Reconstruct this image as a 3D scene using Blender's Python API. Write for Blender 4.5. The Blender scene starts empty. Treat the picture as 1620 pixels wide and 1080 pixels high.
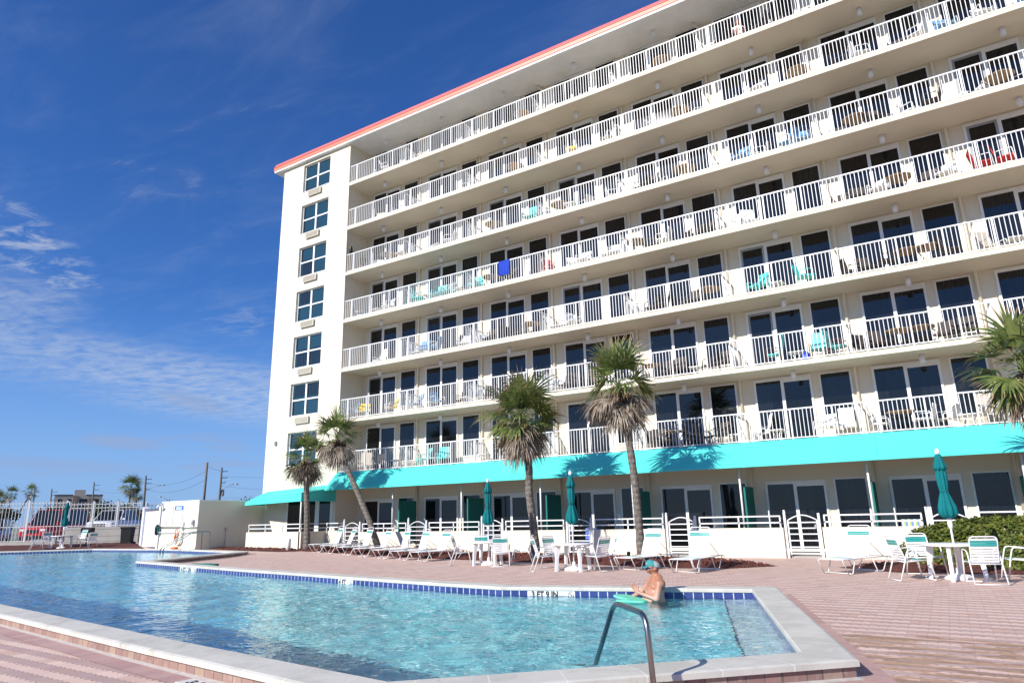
import bpy, bmesh, math, random
from mathutils import Vector, Matrix, noise
R = math.radians
PI = math.pi
rnd = random.Random(7)
scene = bpy.context.scene
COL = scene.collection

# ------------------------------------------------------------------ camera
cam_d = bpy.data.cameras.new('camera')
cam = bpy.data.objects.new('camera', cam_d)
COL.objects.link(cam)
YAW, PITCH, ROLL = R(31.855), R(14.60), R(-1.322)
_f = Vector((-math.sin(YAW) * math.cos(PITCH), math.cos(YAW) * math.cos(PITCH), math.sin(PITCH)))
_r = Vector((math.cos(YAW), math.sin(YAW), 0))
_u = _r.cross(_f)
_r2 = _r * math.cos(ROLL) + _u * math.sin(ROLL)
_u2 = _u * math.cos(ROLL) - _r * math.sin(ROLL)
cam.matrix_world = Matrix(((_r2.x, _u2.x, -_f.x, 23.949), (_r2.y, _u2.y, -_f.y, -25.415), (_r2.z, _u2.z, -_f.z, 1.489), (0, 0, 0, 1)))
cam_d.sensor_fit = 'HORIZONTAL'
cam_d.sensor_width = 36
cam_d.lens = 1061.76 / 1620 * 36
cam_d.clip_start = 0.05
cam_d.clip_end = 20000
scene.camera = cam

# ------------------------------------------------------------------ light
SUN_AZ, SUN_EL = 17.0, 30.4            # light travels towards +Y, turned 17 degrees towards +X
sd = bpy.data.lights.new('sun', 'SUN')
sd.energy = 5.0
sd.angle = R(0.5)
sd.color = (1.0, 0.955, 0.89)
sun = bpy.data.objects.new('sun', sd)
COL.objects.link(sun)
_d = Vector((math.sin(R(SUN_AZ)) * math.cos(R(SUN_EL)), math.cos(R(SUN_AZ)) * math.cos(R(SUN_EL)), -math.sin(R(SUN_EL))))
sun.rotation_euler = _d.to_track_quat('-Z', 'Y').to_euler()
sun.location = (0, -60, 60)
scene.view_settings.view_transform = 'Standard'
scene.view_settings.look = 'None'
scene.view_settings.exposure = 0.24
scene.view_settings.gamma = 1
scene.render.engine = 'CYCLES'
scene.cycles.max_bounces = 8
scene.cycles.transparent_max_bounces = 12
scene.cycles.caustics_reflective = False
scene.cycles.caustics_refractive = True       # sun through the rippled pool surface
sd.cycles.is_caustics_light = True

# ------------------------------------------------------------------ node helpers
class E:
    """socket with arithmetic"""
    def __init__(s, nt, sock): s.nt, s.k = nt, sock
    def _m(s, op, *a):
        n = s.nt.nodes.new('ShaderNodeMath'); n.operation = op
        for i, v in enumerate((s,) + a):
            if isinstance(v, E): s.nt.links.new(v.k, n.inputs[i])
            else: n.inputs[i].default_value = v
        return E(s.nt, n.outputs[0])
    def __add__(s, o): return s._m('ADD', o)
    def __sub__(s, o): return s._m('SUBTRACT', o)
    def __mul__(s, o): return s._m('MULTIPLY', o)
    def __truediv__(s, o): return s._m('DIVIDE', o)
    def floor(s): return s._m('FLOOR')
    def frac(s): return s._m('FRACT')
    def abs(s): return s._m('ABSOLUTE')
    def mod(s, o): return s._m('MODULO', o)
    def lt(s, o): return s._m('LESS_THAN', o)
    def gt(s, o): return s._m('GREATER_THAN', o)
    def mx(s, o): return s._m('MAXIMUM', o)
    def mn(s, o): return s._m('MINIMUM', o)
    def pw(s, o): return s._m('POWER', o)
    def sin(s): return s._m('SINE')
    def ramp(s, a, b, c=0.0, d=1.0, smooth=True):
        n = s.nt.nodes.new('ShaderNodeMapRange')
        n.interpolation_type = 'SMOOTHSTEP' if smooth else 'LINEAR'
        s.nt.links.new(s.k, n.inputs[0])
        for i, v in zip((1, 2, 3, 4), (a, b, c, d)): n.inputs[i].default_value = v
        return E(s.nt, n.outputs[0])

def pos(nt):
    g = nt.nodes.new('ShaderNodeNewGeometry')
    sp = nt.nodes.new('ShaderNodeSeparateXYZ')
    nt.links.new(g.outputs['Position'], sp.inputs[0])
    return [E(nt, sp.outputs[i]) for i in range(3)], E(nt, g.outputs['Position'])
def objpos(nt):
    g = nt.nodes.new('ShaderNodeTexCoord')
    sp = nt.nodes.new('ShaderNodeSeparateXYZ')
    nt.links.new(g.outputs['Object'], sp.inputs[0])
    return [E(nt, sp.outputs[i]) for i in range(3)], E(nt, g.outputs['Object'])
def uvs(nt):
    g = nt.nodes.new('ShaderNodeUVMap')
    sp = nt.nodes.new('ShaderNodeSeparateXYZ')
    nt.links.new(g.outputs[0], sp.inputs[0])
    return [E(nt, sp.outputs[i]) for i in range(2)]
def comb(nt, *a):
    n = nt.nodes.new('ShaderNodeCombineXYZ')
    for i, v in enumerate(a):
        if isinstance(v, E): nt.links.new(v.k, n.inputs[i])
        else: n.inputs[i].default_value = v
    return E(nt, n.outputs[0])
def nz(nt, vec, scale, detail=3, rough=0.55, dist=0.0):
    n = nt.nodes.new('ShaderNodeTexNoise')
    nt.links.new(vec.k, n.inputs['Vector'])
    n.inputs['Scale'].default_value = scale; n.inputs['Detail'].default_value = detail
    n.inputs['Roughness'].default_value = rough; n.inputs['Distortion'].default_value = dist
    return E(nt, n.outputs[0])
def wn(nt, vec):
    n = nt.nodes.new('ShaderNodeTexWhiteNoise'); n.noise_dimensions = '3D'
    nt.links.new(vec.k, n.inputs['Vector'])
    return E(nt, n.outputs['Value'])
def mix(nt, f, a, b):
    n = nt.nodes.new('ShaderNodeMix'); n.data_type = 'RGBA'
    if isinstance(f, E): nt.links.new(f.k, n.inputs[0])
    else: n.inputs[0].default_value = f
    for i, v in ((6, a), (7, b)):
        if isinstance(v, E): nt.links.new(v.k, n.inputs[i])
        else: n.inputs[i].default_value = (v[0], v[1], v[2], 1)
    return E(nt, n.outputs[2])
def bump(nt, h, strength=0.3, dist=0.02):
    n = nt.nodes.new('ShaderNodeBump')
    nt.links.new(h.k, n.inputs['Height'])
    n.inputs['Strength'].default_value = strength; n.inputs['Distance'].default_value = dist
    return n.outputs[0]
def newmat(name):
    m = bpy.data.materials.new(name); m.use_nodes = True
    return m, m.node_tree, m.node_tree.nodes['Principled BSDF']
def mat(name, col, rough=0.6, var=0.06, scale=3.0, metal=0.0, bmp=0.0, bscale=60, spec=0.5, obj=False):
    """plain painted / plastic / fabric surface with slight uneven wear"""
    m, nt, b = newmat(name)
    xyz, p = (objpos if obj else pos)(nt)
    n = nz(nt, p, scale, 4)
    k = n.ramp(0.3, 0.7, 1 - var, 1 + var)
    c = nt.nodes.new('ShaderNodeVectorMath'); c.operation = 'SCALE'
    c.inputs[0].default_value = col
    nt.links.new(k.k, c.inputs['Scale'])
    nt.links.new(c.outputs[0], b.inputs['Base Color'])
    b.inputs['Roughness'].default_value = rough
    b.inputs['Metallic'].default_value = metal
    b.inputs['Specular IOR Level'].default_value = spec
    if bmp:
        nt.links.new(bump(nt, nz(nt, p, bscale, 4), bmp, 0.01), b.inputs['Normal'])
    return m

# ------------------------------------------------------------------ world: sky with thin cloud
w = bpy.data.worlds.new('World'); scene.world = w; w.use_nodes = True
nt = w.node_tree
bg = nt.nodes['Background']
sky = nt.nodes.new('ShaderNodeTexSky'); sky.sky_type = 'NISHITA'; sky.sun_disc = False
sky.sun_elevation = R(SUN_EL); sky.sun_rotation = R(180 + SUN_AZ)
sky.air_density = 1.0; sky.dust_density = 0.35; sky.ozone_density = 4.0; sky.altitude = 0
tc = nt.nodes.new('ShaderNodeTexCoord')
sp = nt.nodes.new('ShaderNodeSeparateXYZ'); nt.links.new(tc.outputs['Generated'], sp.inputs[0])
dx, dy, dz = [E(nt, sp.outputs[i]) for i in range(3)]
hs = nt.nodes.new('ShaderNodeHueSaturation')
nt.links.new(sky.outputs[0], hs.inputs['Color'])
hs.inputs['Saturation'].default_value = 1.12; hs.inputs['Value'].default_value = 1.0
gam = nt.nodes.new('ShaderNodeVectorMath'); gam.operation = 'MULTIPLY'
nt.links.new(hs.outputs[0], gam.inputs[0]); gam.inputs[1].default_value = (0.66, 0.98, 1.50)
zc = dz.mx(0.03)
pl = comb(nt, dx / zc, dy / zc, 0.0)                       # a flat cloud layer far overhead
az = E(nt, dx._m('ARCTAN2', dy).k)                         # 0 = +Y, negative = towards -X
el = dz._m('ARCSINE')
wisp = nz(nt, comb(nt, dx / zc * 0.8, dy / zc * 2.2, 0.0), 2.1, 9, 0.62, 0.5)
ripple = nz(nt, comb(nt, dx / zc * 2.0 + dy / zc * 1.2, dy / zc * 3.2 - dx / zc, 0.0), 2.6, 5, 0.65, 0.4)
big = nz(nt, pl, 0.45, 3, 0.5)
def blob(a0, e0, wa, we, tilt=0.0):
    a = (az - R(a0)); e = (el - R(e0)) - a * tilt
    q = (a / R(wa)); q2 = (e / R(we))
    return (q * q + q2 * q2).ramp(0.0, 1.0, 1.0, 0.0)
band = blob(-58, 10.4, 26, 3.2, -0.12).mx(blob(-72, 14.6, 8, 3.4, 0.1) * 0.7)
patch = blob(-69.5, 19.0, 6.0, 3.0, -0.5).mx(blob(-54, 15.5, 5, 2.0, 0) * 0.35)
cover = (band * ripple.ramp(0.22, 0.72) * big.ramp(0.15, 0.6) * 0.72).mx(patch * ripple.ramp(0.42, 0.66) * 0.6)
veil = wisp.ramp(0.42, 0.85) * 0.13 * el.ramp(R(1), R(16))
streak = blob(-61, 27, 14, 6, 0.5) * wisp.ramp(0.5, 0.72) * 0.28
cover = cover.mx(veil).mx(streak).mn(0.85)
low = nz(nt, comb(nt, az * 7.0, el * 46.0, 0.0), 1.25, 6, 0.55)
lowc = low.ramp(0.54, 0.68) * el.ramp(R(1.5), R(3.0)) * el.ramp(R(5.0), R(9.0), 1, 0) * 0.55
lowc = lowc.mx(blob(-62, 5.9, 3.6, 0.65, -0.06) * 0.75).mx(blob(-66, 4.2, 8, 0.6, -0.05) * 0.6).mx(blob(-57.5, 9.0, 3.4, 0.9, -0.2) * 0.45)
c1 = mix(nt, cover, E(nt, gam.outputs[0]), (5.6, 6.3, 7.6))
c2 = mix(nt, lowc, c1, (3.3, 3.7, 4.9))
hz = el.ramp(R(0), R(17), 0.70, 0.0)
c3 = mix(nt, hz, c2, (2.9, 4.9, 9.0))
nt.links.new(c3.k, bg.inputs['Color'])
bg.inputs['Strength'].default_value = 0.082

# ------------------------------------------------------------------ mesh helpers
class MB:
    def __init__(s): s.v = []; s.f = []; s.m = []; s.sm = []; s.uv = {}
    def face(s, idx, mi=0, sm=False, uv=None):
        if uv: s.uv[len(s.f)] = uv
        s.f.append(idx); s.m.append(mi); s.sm.append(sm)
    def quad(s, pts, mi=0, uv=None, sm=False):
        o = len(s.v); s.v += [tuple(p) for p in pts]
        s.face(list(range(o, o + len(pts))), mi, sm, uv)
    def box(s, a, b, mi=0, M=None):
        x0, y0, z0 = a; x1, y1, z1 = b; o = len(s.v)
        P = [(x0, y0, z0), (x1, y0, z0), (x1, y1, z0), (x0, y1, z0), (x0, y0, z1), (x1, y0, z1), (x1, y1, z1), (x0, y1, z1)]
        if M: P = [tuple(M @ Vector(p)) for p in P]
        s.v += P
        for q in ((0, 3, 2, 1), (4, 5, 6, 7), (0, 1, 5, 4), (1, 2, 6, 5), (2, 3, 7, 6), (3, 0, 4, 7)):
            s.face([o + i for i in q], mi)
    def cbox(s, c, d, mi=0, M=None):
        s.box([c[i] - d[i] / 2 for i in range(3)], [c[i] + d[i] / 2 for i in range(3)], mi, M)
    def tube(s, pts, r, n=8, mi=0, caps=True, closed=False, flat=None):
        P = [Vector(p) for p in pts]; N = len(P)
        rr = r if isinstance(r, (list, tuple)) else [r] * N
        o = len(s.v); up = None
        for i in range(N):
            if closed: t = (P[(i + 1) % N] - P[i - 1])
            else: t = (P[min(i + 1, N - 1)] - P[max(i - 1, 0)])
            t.normalize()
            if up is None:
                a = Vector((0, 0, 1)) if abs(t.z) < 0.9 else Vector((1, 0, 0))
                up = t.cross(a).normalized()
            else:
                up = (up - t * up.dot(t)).normalized()
            w_ = t.cross(up)
            for k in range(n):
                an = 2 * PI * (k + .5) / n
                q = P[i] + (up * math.cos(an) + w_ * math.sin(an)) * rr[i]
                s.v.append(tuple(q))
        for i in range(N if closed else N - 1):
            j = (i + 1) % N
            for k in range(n):
                l = (k + 1) % n
                s.face([o + i * n + k, o + i * n + l, o + j * n + l, o + j * n + k], mi, n > 4)
        if caps and not closed:
            s.face([o + k for k in range(n)][::-1], mi); s.face([o + (N - 1) * n + k for k in range(n)], mi)
    def lathe(s, prof, c=(0, 0, 0), n=16, mi=0, M=None, wob=None):
        """prof: (r, z) list from bottom to top, closed at the axis ends"""
        o = len(s.v)
        for j, (r, z) in enumerate(prof):
            for k in range(n):
                a = 2 * PI * k / n
                q = r * (wob(j, a) if wob else 1)
                p = Vector((c[0] + q * math.cos(a), c[1] + q * math.sin(a), c[2] + z))
                s.v.append(tuple(M @ p) if M else tuple(p))
        for j in range(len(prof) - 1):
            for k in range(n):
                l = (k + 1) % n
                s.face([o + j * n + k, o + j * n + l, o + (j + 1) * n + l, o + (j + 1) * n + k], mi, True)
        s.face([o + k for k in range(n)][::-1], mi); s.face([o + (len(prof) - 1) * n + k for k in range(n)], mi)
    def cyl(s, a, b, r, n=12, mi=0): s.tube([a, b], r, n, mi)
    def prism(s, poly, y0, y1, axis='y', mi=0):
        """poly in the two other axes, extruded along axis"""
        def P(p, t):
            return (p[0], t, p[1]) if axis == 'y' else ((t, p[0], p[1]) if axis == 'x' else (p[0], p[1], t))
        o = len(s.v); n = len(poly)
        s.v += [P(p, y0) for p in poly] + [P(p, y1) for p in poly]
        s.face(list(range(o, o + n))[::-1], mi); s.face(list(range(o + n, o + 2 * n)), mi)
        for i in range(n):
            j = (i + 1) % n
            s.face([o + i, o + j, o + n + j, o + n + i], mi)
    def mesh(s, name, mats, recalc=True):
        me = bpy.data.meshes.new(name)
        me.from_pydata(s.v, [], s.f)
        for m_ in (mats if isinstance(mats, (list, tuple)) else [mats]): me.materials.append(m_)
        me.polygons.foreach_set('material_index', s.m)
        me.polygons.foreach_set('use_smooth', s.sm)
        if s.uv:
            ul = me.uv_layers.new(name='UVMap')
            for fi, uv in s.uv.items():
                pl_ = me.polygons[fi]
                for li, q in zip(pl_.loop_indices, uv): ul.data[li].uv = q
        if recalc:
            bm = bmesh.new(); bm.from_mesh(me)
            bmesh.ops.recalc_face_normals(bm, faces=bm.faces); bm.to_mesh(me); bm.free()
        me.update()
        return me
    def build(s, name, mats, parent=None, loc=None, rz=0.0, recalc=True):
        o = bpy.data.objects.new(name, s.mesh(name, mats, recalc)); COL.objects.link(o)
        if parent: o.parent = parent
        if loc: o.location = loc
        if rz: o.rotation_euler.z = rz
        return o
def tag(o, label=None, cat=None, group=None, kind=None):
    if label: o['label'] = label
    if cat: o['category'] = cat
    if group: o['group'] = group
    if kind: o['kind'] = kind
    return o
def empty(name, loc=(0, 0, 0), rz=0.0, label=None, cat=None, group=None):
    o = bpy.data.objects.new(name, None); COL.objects.link(o)
    o.location = loc; o.rotation_euler.z = rz; o.empty_display_size = .3
    return tag(o, label, cat, group)
def kids(o): return [c for c in bpy.data.objects if c.parent == o]
def dup(root, loc, rz=0.0, label=None, group=None, tree=None, scale=None):
    """copy a thing with its parts and sub-parts; tree = cached [(child,[grandchildren])]"""
    r = root.copy(); COL.objects.link(r); r.location = loc; r.rotation_euler.z = rz
    if scale: r.scale = scale
    tag(r, label, None, group)
    for ch, gs in tree:
        c = ch.copy(); COL.objects.link(c); c.parent = r
        for g in gs:
            d = g.copy(); COL.objects.link(d); d.parent = c
    return r
def treeof(root): return [(c, kids(c)) for c in kids(root)]
class Proto:
    """first place() moves the original, later ones copy it"""
    def __init__(s, root): s.root, s.tree, s.used = root, treeof(root), False
    def place(s, loc, rz, label, group=None, scale=None):
        if not s.used:
            s.used = True; o = s.root; o.location = loc; o.rotation_euler.z = rz
            if scale: o.scale = scale
            return tag(o, label, None, group)
        return dup(s.root, loc, rz, label, group, s.tree, scale or (1, 1, 1))
def ORD(i): return ['first', 'second', 'third', 'fourth', 'fifth', 'sixth', 'seventh', 'eighth', 'ninth', 'tenth', 'eleventh'][i]
def clamp(x, a=0.0, b=1.0): return max(a, min(b, x))
def sstep(a, b, x):
    t = clamp((x - a) / (b - a)); return t * t * (3 - 2 * t)
def lerp(x, pts):
    if x <= pts[0][0]: return pts[0][1]
    for (a, p), (b, q) in zip(pts, pts[1:]):
        if x <= b: return p + (q - p) * (x - a) / (b - a)
    return pts[-1][1]
def gpool(x): return .13 * clamp((6 - x) / 14)
def gz(x, y):
    dd = (x - 23.95) * -.5277 + (y + 25.4) * .8494
    z = gpool(x)
    if x > -9: z += sstep(-6.5, -3, y) * lerp(x, [(-8, .16), (-2, .14), (3, .08), (14, 0)])
    else: z += .16 * sstep(-6.5, -3, y) * sstep(-14, -9, x)
    if x < -9: z += .28 * sstep(39, 42, dd) * sstep(-9, -16, x)
    return z
# ------------------------------------------------------------------ materials
STUCCO = mat('cream_stucco', (.75, .68, .545), .85, .025, .6, bmp=.25, bscale=35, spec=.2)
TRIM = mat('white_paint', (.82, .82, .80), .5, .03, 2.0)
RAIL = mat('white_rail_paint', (.75, .75, .735), .4, .02, 2.0)
CORAL = mat('coral_metal', (.78, .20, .115), .45, .05, .8)
CORAL2 = mat('rose_metal', (.72, .17, .15), .45, .05, .8)
AWN = mat('turquoise_canvas', (.09, .66, .59), .75, .035, .9, bmp=.08, bscale=250, spec=.25)
AWN2 = mat('teal_panel', (.006, .16, .135), .7, .05, 1.2)
LIGHTG = mat('fixture_white', (.86, .86, .86), .45, .02)
LEDGE = mat('pale_plaster_ledge', (.80, .88, .94), .9, .05, 3)
BEIGE = mat('beige_plastic', (.58, .53, .43), .6, .03)
DARK = mat('dark_recess', (.05, .05, .048), .7, .05)
GREYFR = mat('grey_screen_frame', (.33, .34, .35), .45, .04)
STEEL = mat('brushed_steel', (.30, .295, .29), .30, .05, 6.0, metal=1.0, spec=.5)
BLACKP = mat('black_plastic', (.008, .009, .010), .55, .1, spec=.3)
FENCEP = mat('fence_paint', (.58, .58, .57), .5, .04, 2.0)
RUBBER = mat('black_rubber', (.02, .02, .02), .8, .1)
STRAP = mat('white_vinyl_strap', (.82, .82, .81), .5, .02)
TEAL = mat('teal_vinyl_strap', (.03, .32, .29), .5, .05)
UMB = mat('teal_umbrella_cloth', (.004, .15, .16), .8, .08, 5.0, bmp=.15, bscale=300, spec=.2)
RESIN = mat('white_resin', (.82, .82, .81), .45, .02)
TANW = mat('tan_tabletop', (.40, .28, .17), .55, .12, 8.0)
BRONZE = mat('bronze_frame', (.035, .027, .022), .45, .1)
BROWNM = mat('brown_mesh_sling', (.07, .055, .047), .8, .1)
TURQ = mat('turquoise_plastic', (.08, .62, .60), .5, .04)
YEL = mat('yellow_sling', (.80, .60, .06), .7, .05)
BLU = mat('pale_blue_sling', (.16, .36, .60), .75, .05)
REDF = mat('red_cloth', (.62, .03, .03), .8, .06)
BLUET = mat('blue_towel_cloth', (.012, .05, .42), .9, .08, 5.0)
BROWNW = mat('red_brown_wood', (.17, .055, .03), .6, .15, 6.0)
SAND = mat('sand_sling', (.56, .50, .42), .8, .04)
CONC = mat('concrete', (.36, .34, .31), .9, .08, 1.5, bmp=.4, bscale=30)
VINYL = mat('white_vinyl', (.76, .76, .80), .4, .02)
def glassmat(name, base, rough=.03):
    m, nt, b = newmat(name)
    xyz, p = pos(nt)
    # drawn curtain hanging close behind the tinted pane, only in some panes
    fold = (xyz[0] * 42.0 + (xyz[0] * 9.0).sin() * 2.0).sin().ramp(-1, 1, 0.55, 1.0)
    cell = wn(nt, comb(nt, (xyz[0] * 1.05).floor(), 0.0, (xyz[2] / 2.7).floor())).gt(.62)
    c = mix(nt, cell * fold, base, (.012, .014, .018))
    nt.links.new(c.k, b.inputs['Base Color'])
    b.inputs['Roughness'].default_value = rough
    b.inputs['IOR'].default_value = 1.5
    nt.links.new(bump(nt, nz(nt, p, .9, 1), .03, .05), b.inputs['Normal'])
    return m
GLASS = glassmat('tinted_glass', (.0055, .0065, .008))
GLASSB = glassmat('window_glass_blue', (.018, .055, .08))
GLASSC = mat('car_glass', (.01, .012, .014), .06, .05)
def stonemat():
    m, nt, b = newmat('coping_stone')
    xyz, p = pos(nt); u, v = uvs(nt)
    jt = ((u / .62).frac() - .5).abs().gt(.488)
    n = nz(nt, p, 2.0, 6, .6); n2 = nz(nt, p, 26, 4)
    cell = wn(nt, comb(nt, (u / .62).floor(), 0., 0.))
    c = mix(nt, n.ramp(.40, .66), (.62, .59, .51), (.50, .475, .405))
    c = mix(nt, n2.ramp(.35, .7) * .3, c, (.58, .57, .53))
    st = nz(nt, p, .8, 8, .7, 1.5)
    c = mix(nt, st.ramp(.56, .68) * .45, c, (.27, .26, .20))
    c = mix(nt, cell * .18, c, (.62, .60, .55))
    c = mix(nt, jt * .75, c, (.72, .70, .65))
    nt.links.new(c.k, b.inputs['Base Color']); b.inputs['Roughness'].default_value = .75
    nt.links.new(bump(nt, n2 + jt * -.6, .25, .01), b.inputs['Normal'])
    return m
STONE = stonemat()
def curbbrick():
    m, nt, b = newmat('curb_brick')
    xyz, p = pos(nt); u, v = uvs(nt)
    uu = u / .17 + nz(nt, comb(nt, u, 0., 0.), 2.5, 2) * 1.4
    jt = (uu.frac() - .5).abs().gt(.46)
    k = wn(nt, comb(nt, uu.floor(), 0., 0.))
    c = mix(nt, k, (.34, .21, .165), (.25, .145, .13))
    c = mix(nt, wn(nt, comb(nt, uu.floor(), 3., 0.)).gt(.75) * .7, c, (.38, .27, .20))
    n = nz(nt, p, 14, 5)
    c = mix(nt, n.ramp(.5, .75) * .4, c, (.50, .42, .36))
    c = mix(nt, jt, c, (.16, .12, .10))
    nt.links.new(c.k, b.inputs['Base Color']); b.inputs['Roughness'].default_value = .85
    nt.links.new(bump(nt, n + jt * -1.2, .5, .01), b.inputs['Normal'])
    return m
CURB = curbbrick()
def tilemat():
    m, nt, b = newmat('pool_tile_and_plaster')
    xyz, p = pos(nt); u, v = uvs(nt)             # v = height below the coping's underside, metres
    a = ((u / .172).frac() - .5).abs().gt(.452)
    t2 = v.gt(-.012).mx(((v / .155).frac() - .5).abs().gt(.46))
    k = wn(nt, comb(nt, (u / .172).floor(), (v / .155).floor(), 0.))
    c = mix(nt, k, (.03, .045, .17), (.05, .07, .235))
    c = mix(nt, nz(nt, p, 40, 3).ramp(.5, .8) * .35, c, (.12, .16, .36))
    c = mix(nt, a.mx(t2), c, (.58, .62, .68))
    c = mix(nt, v.lt(-.31), c, (.45, .78, .84))
    nt.links.new(c.k, b.inputs['Base Color']); 
    nt.links.new(a.mx(t2).mx(v.lt(-.31)).ramp(0, 1, .12, .7).k, b.inputs['Roughness'])
    return m
TILE = tilemat()
def plaster():
    m, nt, b = newmat('pool_plaster')
    xyz, p = pos(nt)
    n = nz(nt, p, 1.2, 5); 
    c = mix(nt, n.ramp(.3, .7), (.28, .84, .94), (.46, .93, .97))
    nt.links.new(c.k, b.inputs['Base Color']); b.inputs['Roughness'].default_value = .9
    return m
PLASTER = plaster()
def watermat():
    m = bpy.data.materials.new('pool_water'); m.use_nodes = True
    nt = m.node_tree; nt.nodes.clear()
    out = nt.nodes.new('ShaderNodeOutputMaterial')
    g = nt.nodes.new('ShaderNodeBsdfGlass'); g.inputs['IOR'].default_value = 1.33; g.inputs['Roughness'].default_value = 0
    g.inputs[0].default_value = (.90, .99, 1, 1)
    xyz, p = pos(nt)
    h = nz(nt, comb(nt, xyz[0], xyz[1], 0.), 8.5, 2, .5, .5)
    nt.links.new(bump(nt, h, .8, .022), g.inputs['Normal'])
    nt.links.new(g.outputs[0], out.inputs[0])
    return m
WATER = watermat()
def pavers(name, soldier=False):
    m, nt, b = newmat(name)
    xyz, p = pos(nt)
    x, y = xyz[0], xyz[1] + xyz[0] * .03
    if soldier:
        u, v = uvs(nt)
        rr = (u / .105); jt = (rr.frac() - .5).abs().gt(.46); key = comb(nt, rr.floor(), 0., 0.)
        c = mix(nt, wn(nt, key), (.40, .235, .215), (.50, .31, .27)); dots = None
    else:
        wv = ((x / .112).frac() - .5).abs().ramp(.12, .38)
        row = (y + (wv - .5) * .026) / .16
        alt = (row.floor() * .5).frac().gt(.25)
        col = x / .224 + alt * .5
        key = comb(nt, col.floor(), row.floor(), 0.)
        k = wn(nt, key)
        jr = (row.frac() - .5).abs().gt(.47); jc = (col.frac() - .5).abs().gt(.487)
        jt = jr.mx(jc * .35)
        pk = mix(nt, k, (.76, .545, .445), (.68, .475, .385))
        mv = mix(nt, k, (.42, .285, .255), (.48, .325, .285))
        c = mix(nt, alt, pk, mv)
        dots = (col.frac() - .5).abs().gt(.455) * (row.frac() - .5).abs().gt(.41)
    n = nz(nt, p, .55, 5, .6); n2 = nz(nt, p, 60, 3)
    c = mix(nt, n.ramp(.35, .75) * .22, c, (.62, .47, .41))
    c = mix(nt, n2.ramp(.4, .8) * .25, c, (.70, .58, .52))
    if not soldier:
        # splashed, still wet paving beside the pool corner
        wx = nz(nt, comb(nt, x * .75, y * 2.6, 0.), 2.1, 6, .62, .6)
        near = ((x - 23.6) * (x - 23.6) * .45 + (y + 16.2) * (y + 16.2) * .5).ramp(.1, 1.6, 1, 0)
        wet = (wx * near.ramp(0, .35)).ramp(.47, .52)
        mm = nt.nodes.new('ShaderNodeVectorMath'); mm.operation = 'MULTIPLY'; nt.links.new(c.k, mm.inputs[0]); mm.inputs[1].default_value = (.66, .40, .24)
        c = mix(nt, wet * .9, c, E(nt, mm.outputs[0]))
        nt.links.new(wet.ramp(0, 1, .85, .35).k, b.inputs['Roughness'])
        gst = nz(nt, p, .22, 3).ramp(.45, .7)
        c = mix(nt, gst * .10, c, (.66, .53, .47))
    else: b.inputs['Roughness'].default_value = .85
    c = mix(nt, (wn(nt, comb(nt, col.floor() + 7.0, row.floor(), 4.)).ramp(.7, 1.0) * .5) if not soldier else 0.0, c, (.50, .30, .22))
    c = mix(nt, jt * .4, c, (.30, .21, .19))
    if dots: c = mix(nt, dots * .85, c, (.07, .045, .04))
    nt.links.new(c.k, b.inputs['Base Color'])
    nt.links.new(bump(nt, n2 * .5 + jt * -1.0, .4, .01), b.inputs['Normal'])
    return m
PAVE = pavers('interlocking_pavers'); SOLDIER = pavers('soldier_course_pavers', True)
def groundmat(name, a, b_, sc=2.0, rough=.95):
    m, nt, b = newmat(name)
    xyz, p = pos(nt)
    n = nz(nt, p, sc, 6, .65)
    c = mix(nt, n.ramp(.35, .68), a, b_)
    c = mix(nt, nz(nt, p, .15, 3).ramp(.4, .7) * .4, c, [q * .8 for q in a])
    nt.links.new(c.k, b.inputs['Base Color']); b.inputs['Roughness'].default_value = rough
    nt.links.new(bump(nt, n, .5, .03), b.inputs['Normal'])
    return m
EARTH = groundmat('sandy_ground', (.30, .26, .19), (.16, .20, .08), .6)
ASPH = groundmat('asphalt', (.16, .16, .155), (.22, .215, .205), 3.0)
SANDY = groundmat('beach_sand', (.52, .45, .35), (.45, .39, .30), 1.0)
MULCH = groundmat('red_mulch', (.13, .035, .024), (.05, .016, .012), 22)
CHIP = mat('mulch_chip', (.15, .042, .028), .9, .4, 30)
GRASS = groundmat('grass', (.10, .17, .03), (.16, .22, .05), 5)
def seamat():
    m, nt, b = newmat('sea_water')
    xyz, p = pos(nt)
    b.inputs['Base Color'].default_value = (.012, .04, .055, 1); b.inputs['Roughness'].default_value = .08
    nt.links.new(bump(nt, nz(nt, p, .5, 6, .6), 1.0, .6), b.inputs['Normal'])
    return m
SEA = seamat()
def trunkmat():
    m, nt, b = newmat('palm_bark')
    xyz, p = objpos(nt)
    rings = (xyz[2] * 34.0 + nz(nt, p, 5, 3) * 5.0).sin().ramp(-1, 1, 0, 1)
    n = nz(nt, comb(nt, xyz[0] * 9.0, xyz[1] * 9.0, xyz[2] * 3.5), 2.0, 6, .65)
    c = mix(nt, n.ramp(.3, .7), (.10, .085, .07), (.25, .22, .185))
    c = mix(nt, rings * .35, c, (.075, .06, .05))
    c = mix(nt, nz(nt, p, 11, 2).ramp(.64, .74) * .7, c, (.42, .40, .36))
    nt.links.new(c.k, b.inputs['Base Color']); b.inputs['Roughness'].default_value = .95
    nt.links.new(bump(nt, n + rings * .6, .9, .03), b.inputs['Normal'])
    return m
BARK = trunkmat()
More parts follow.
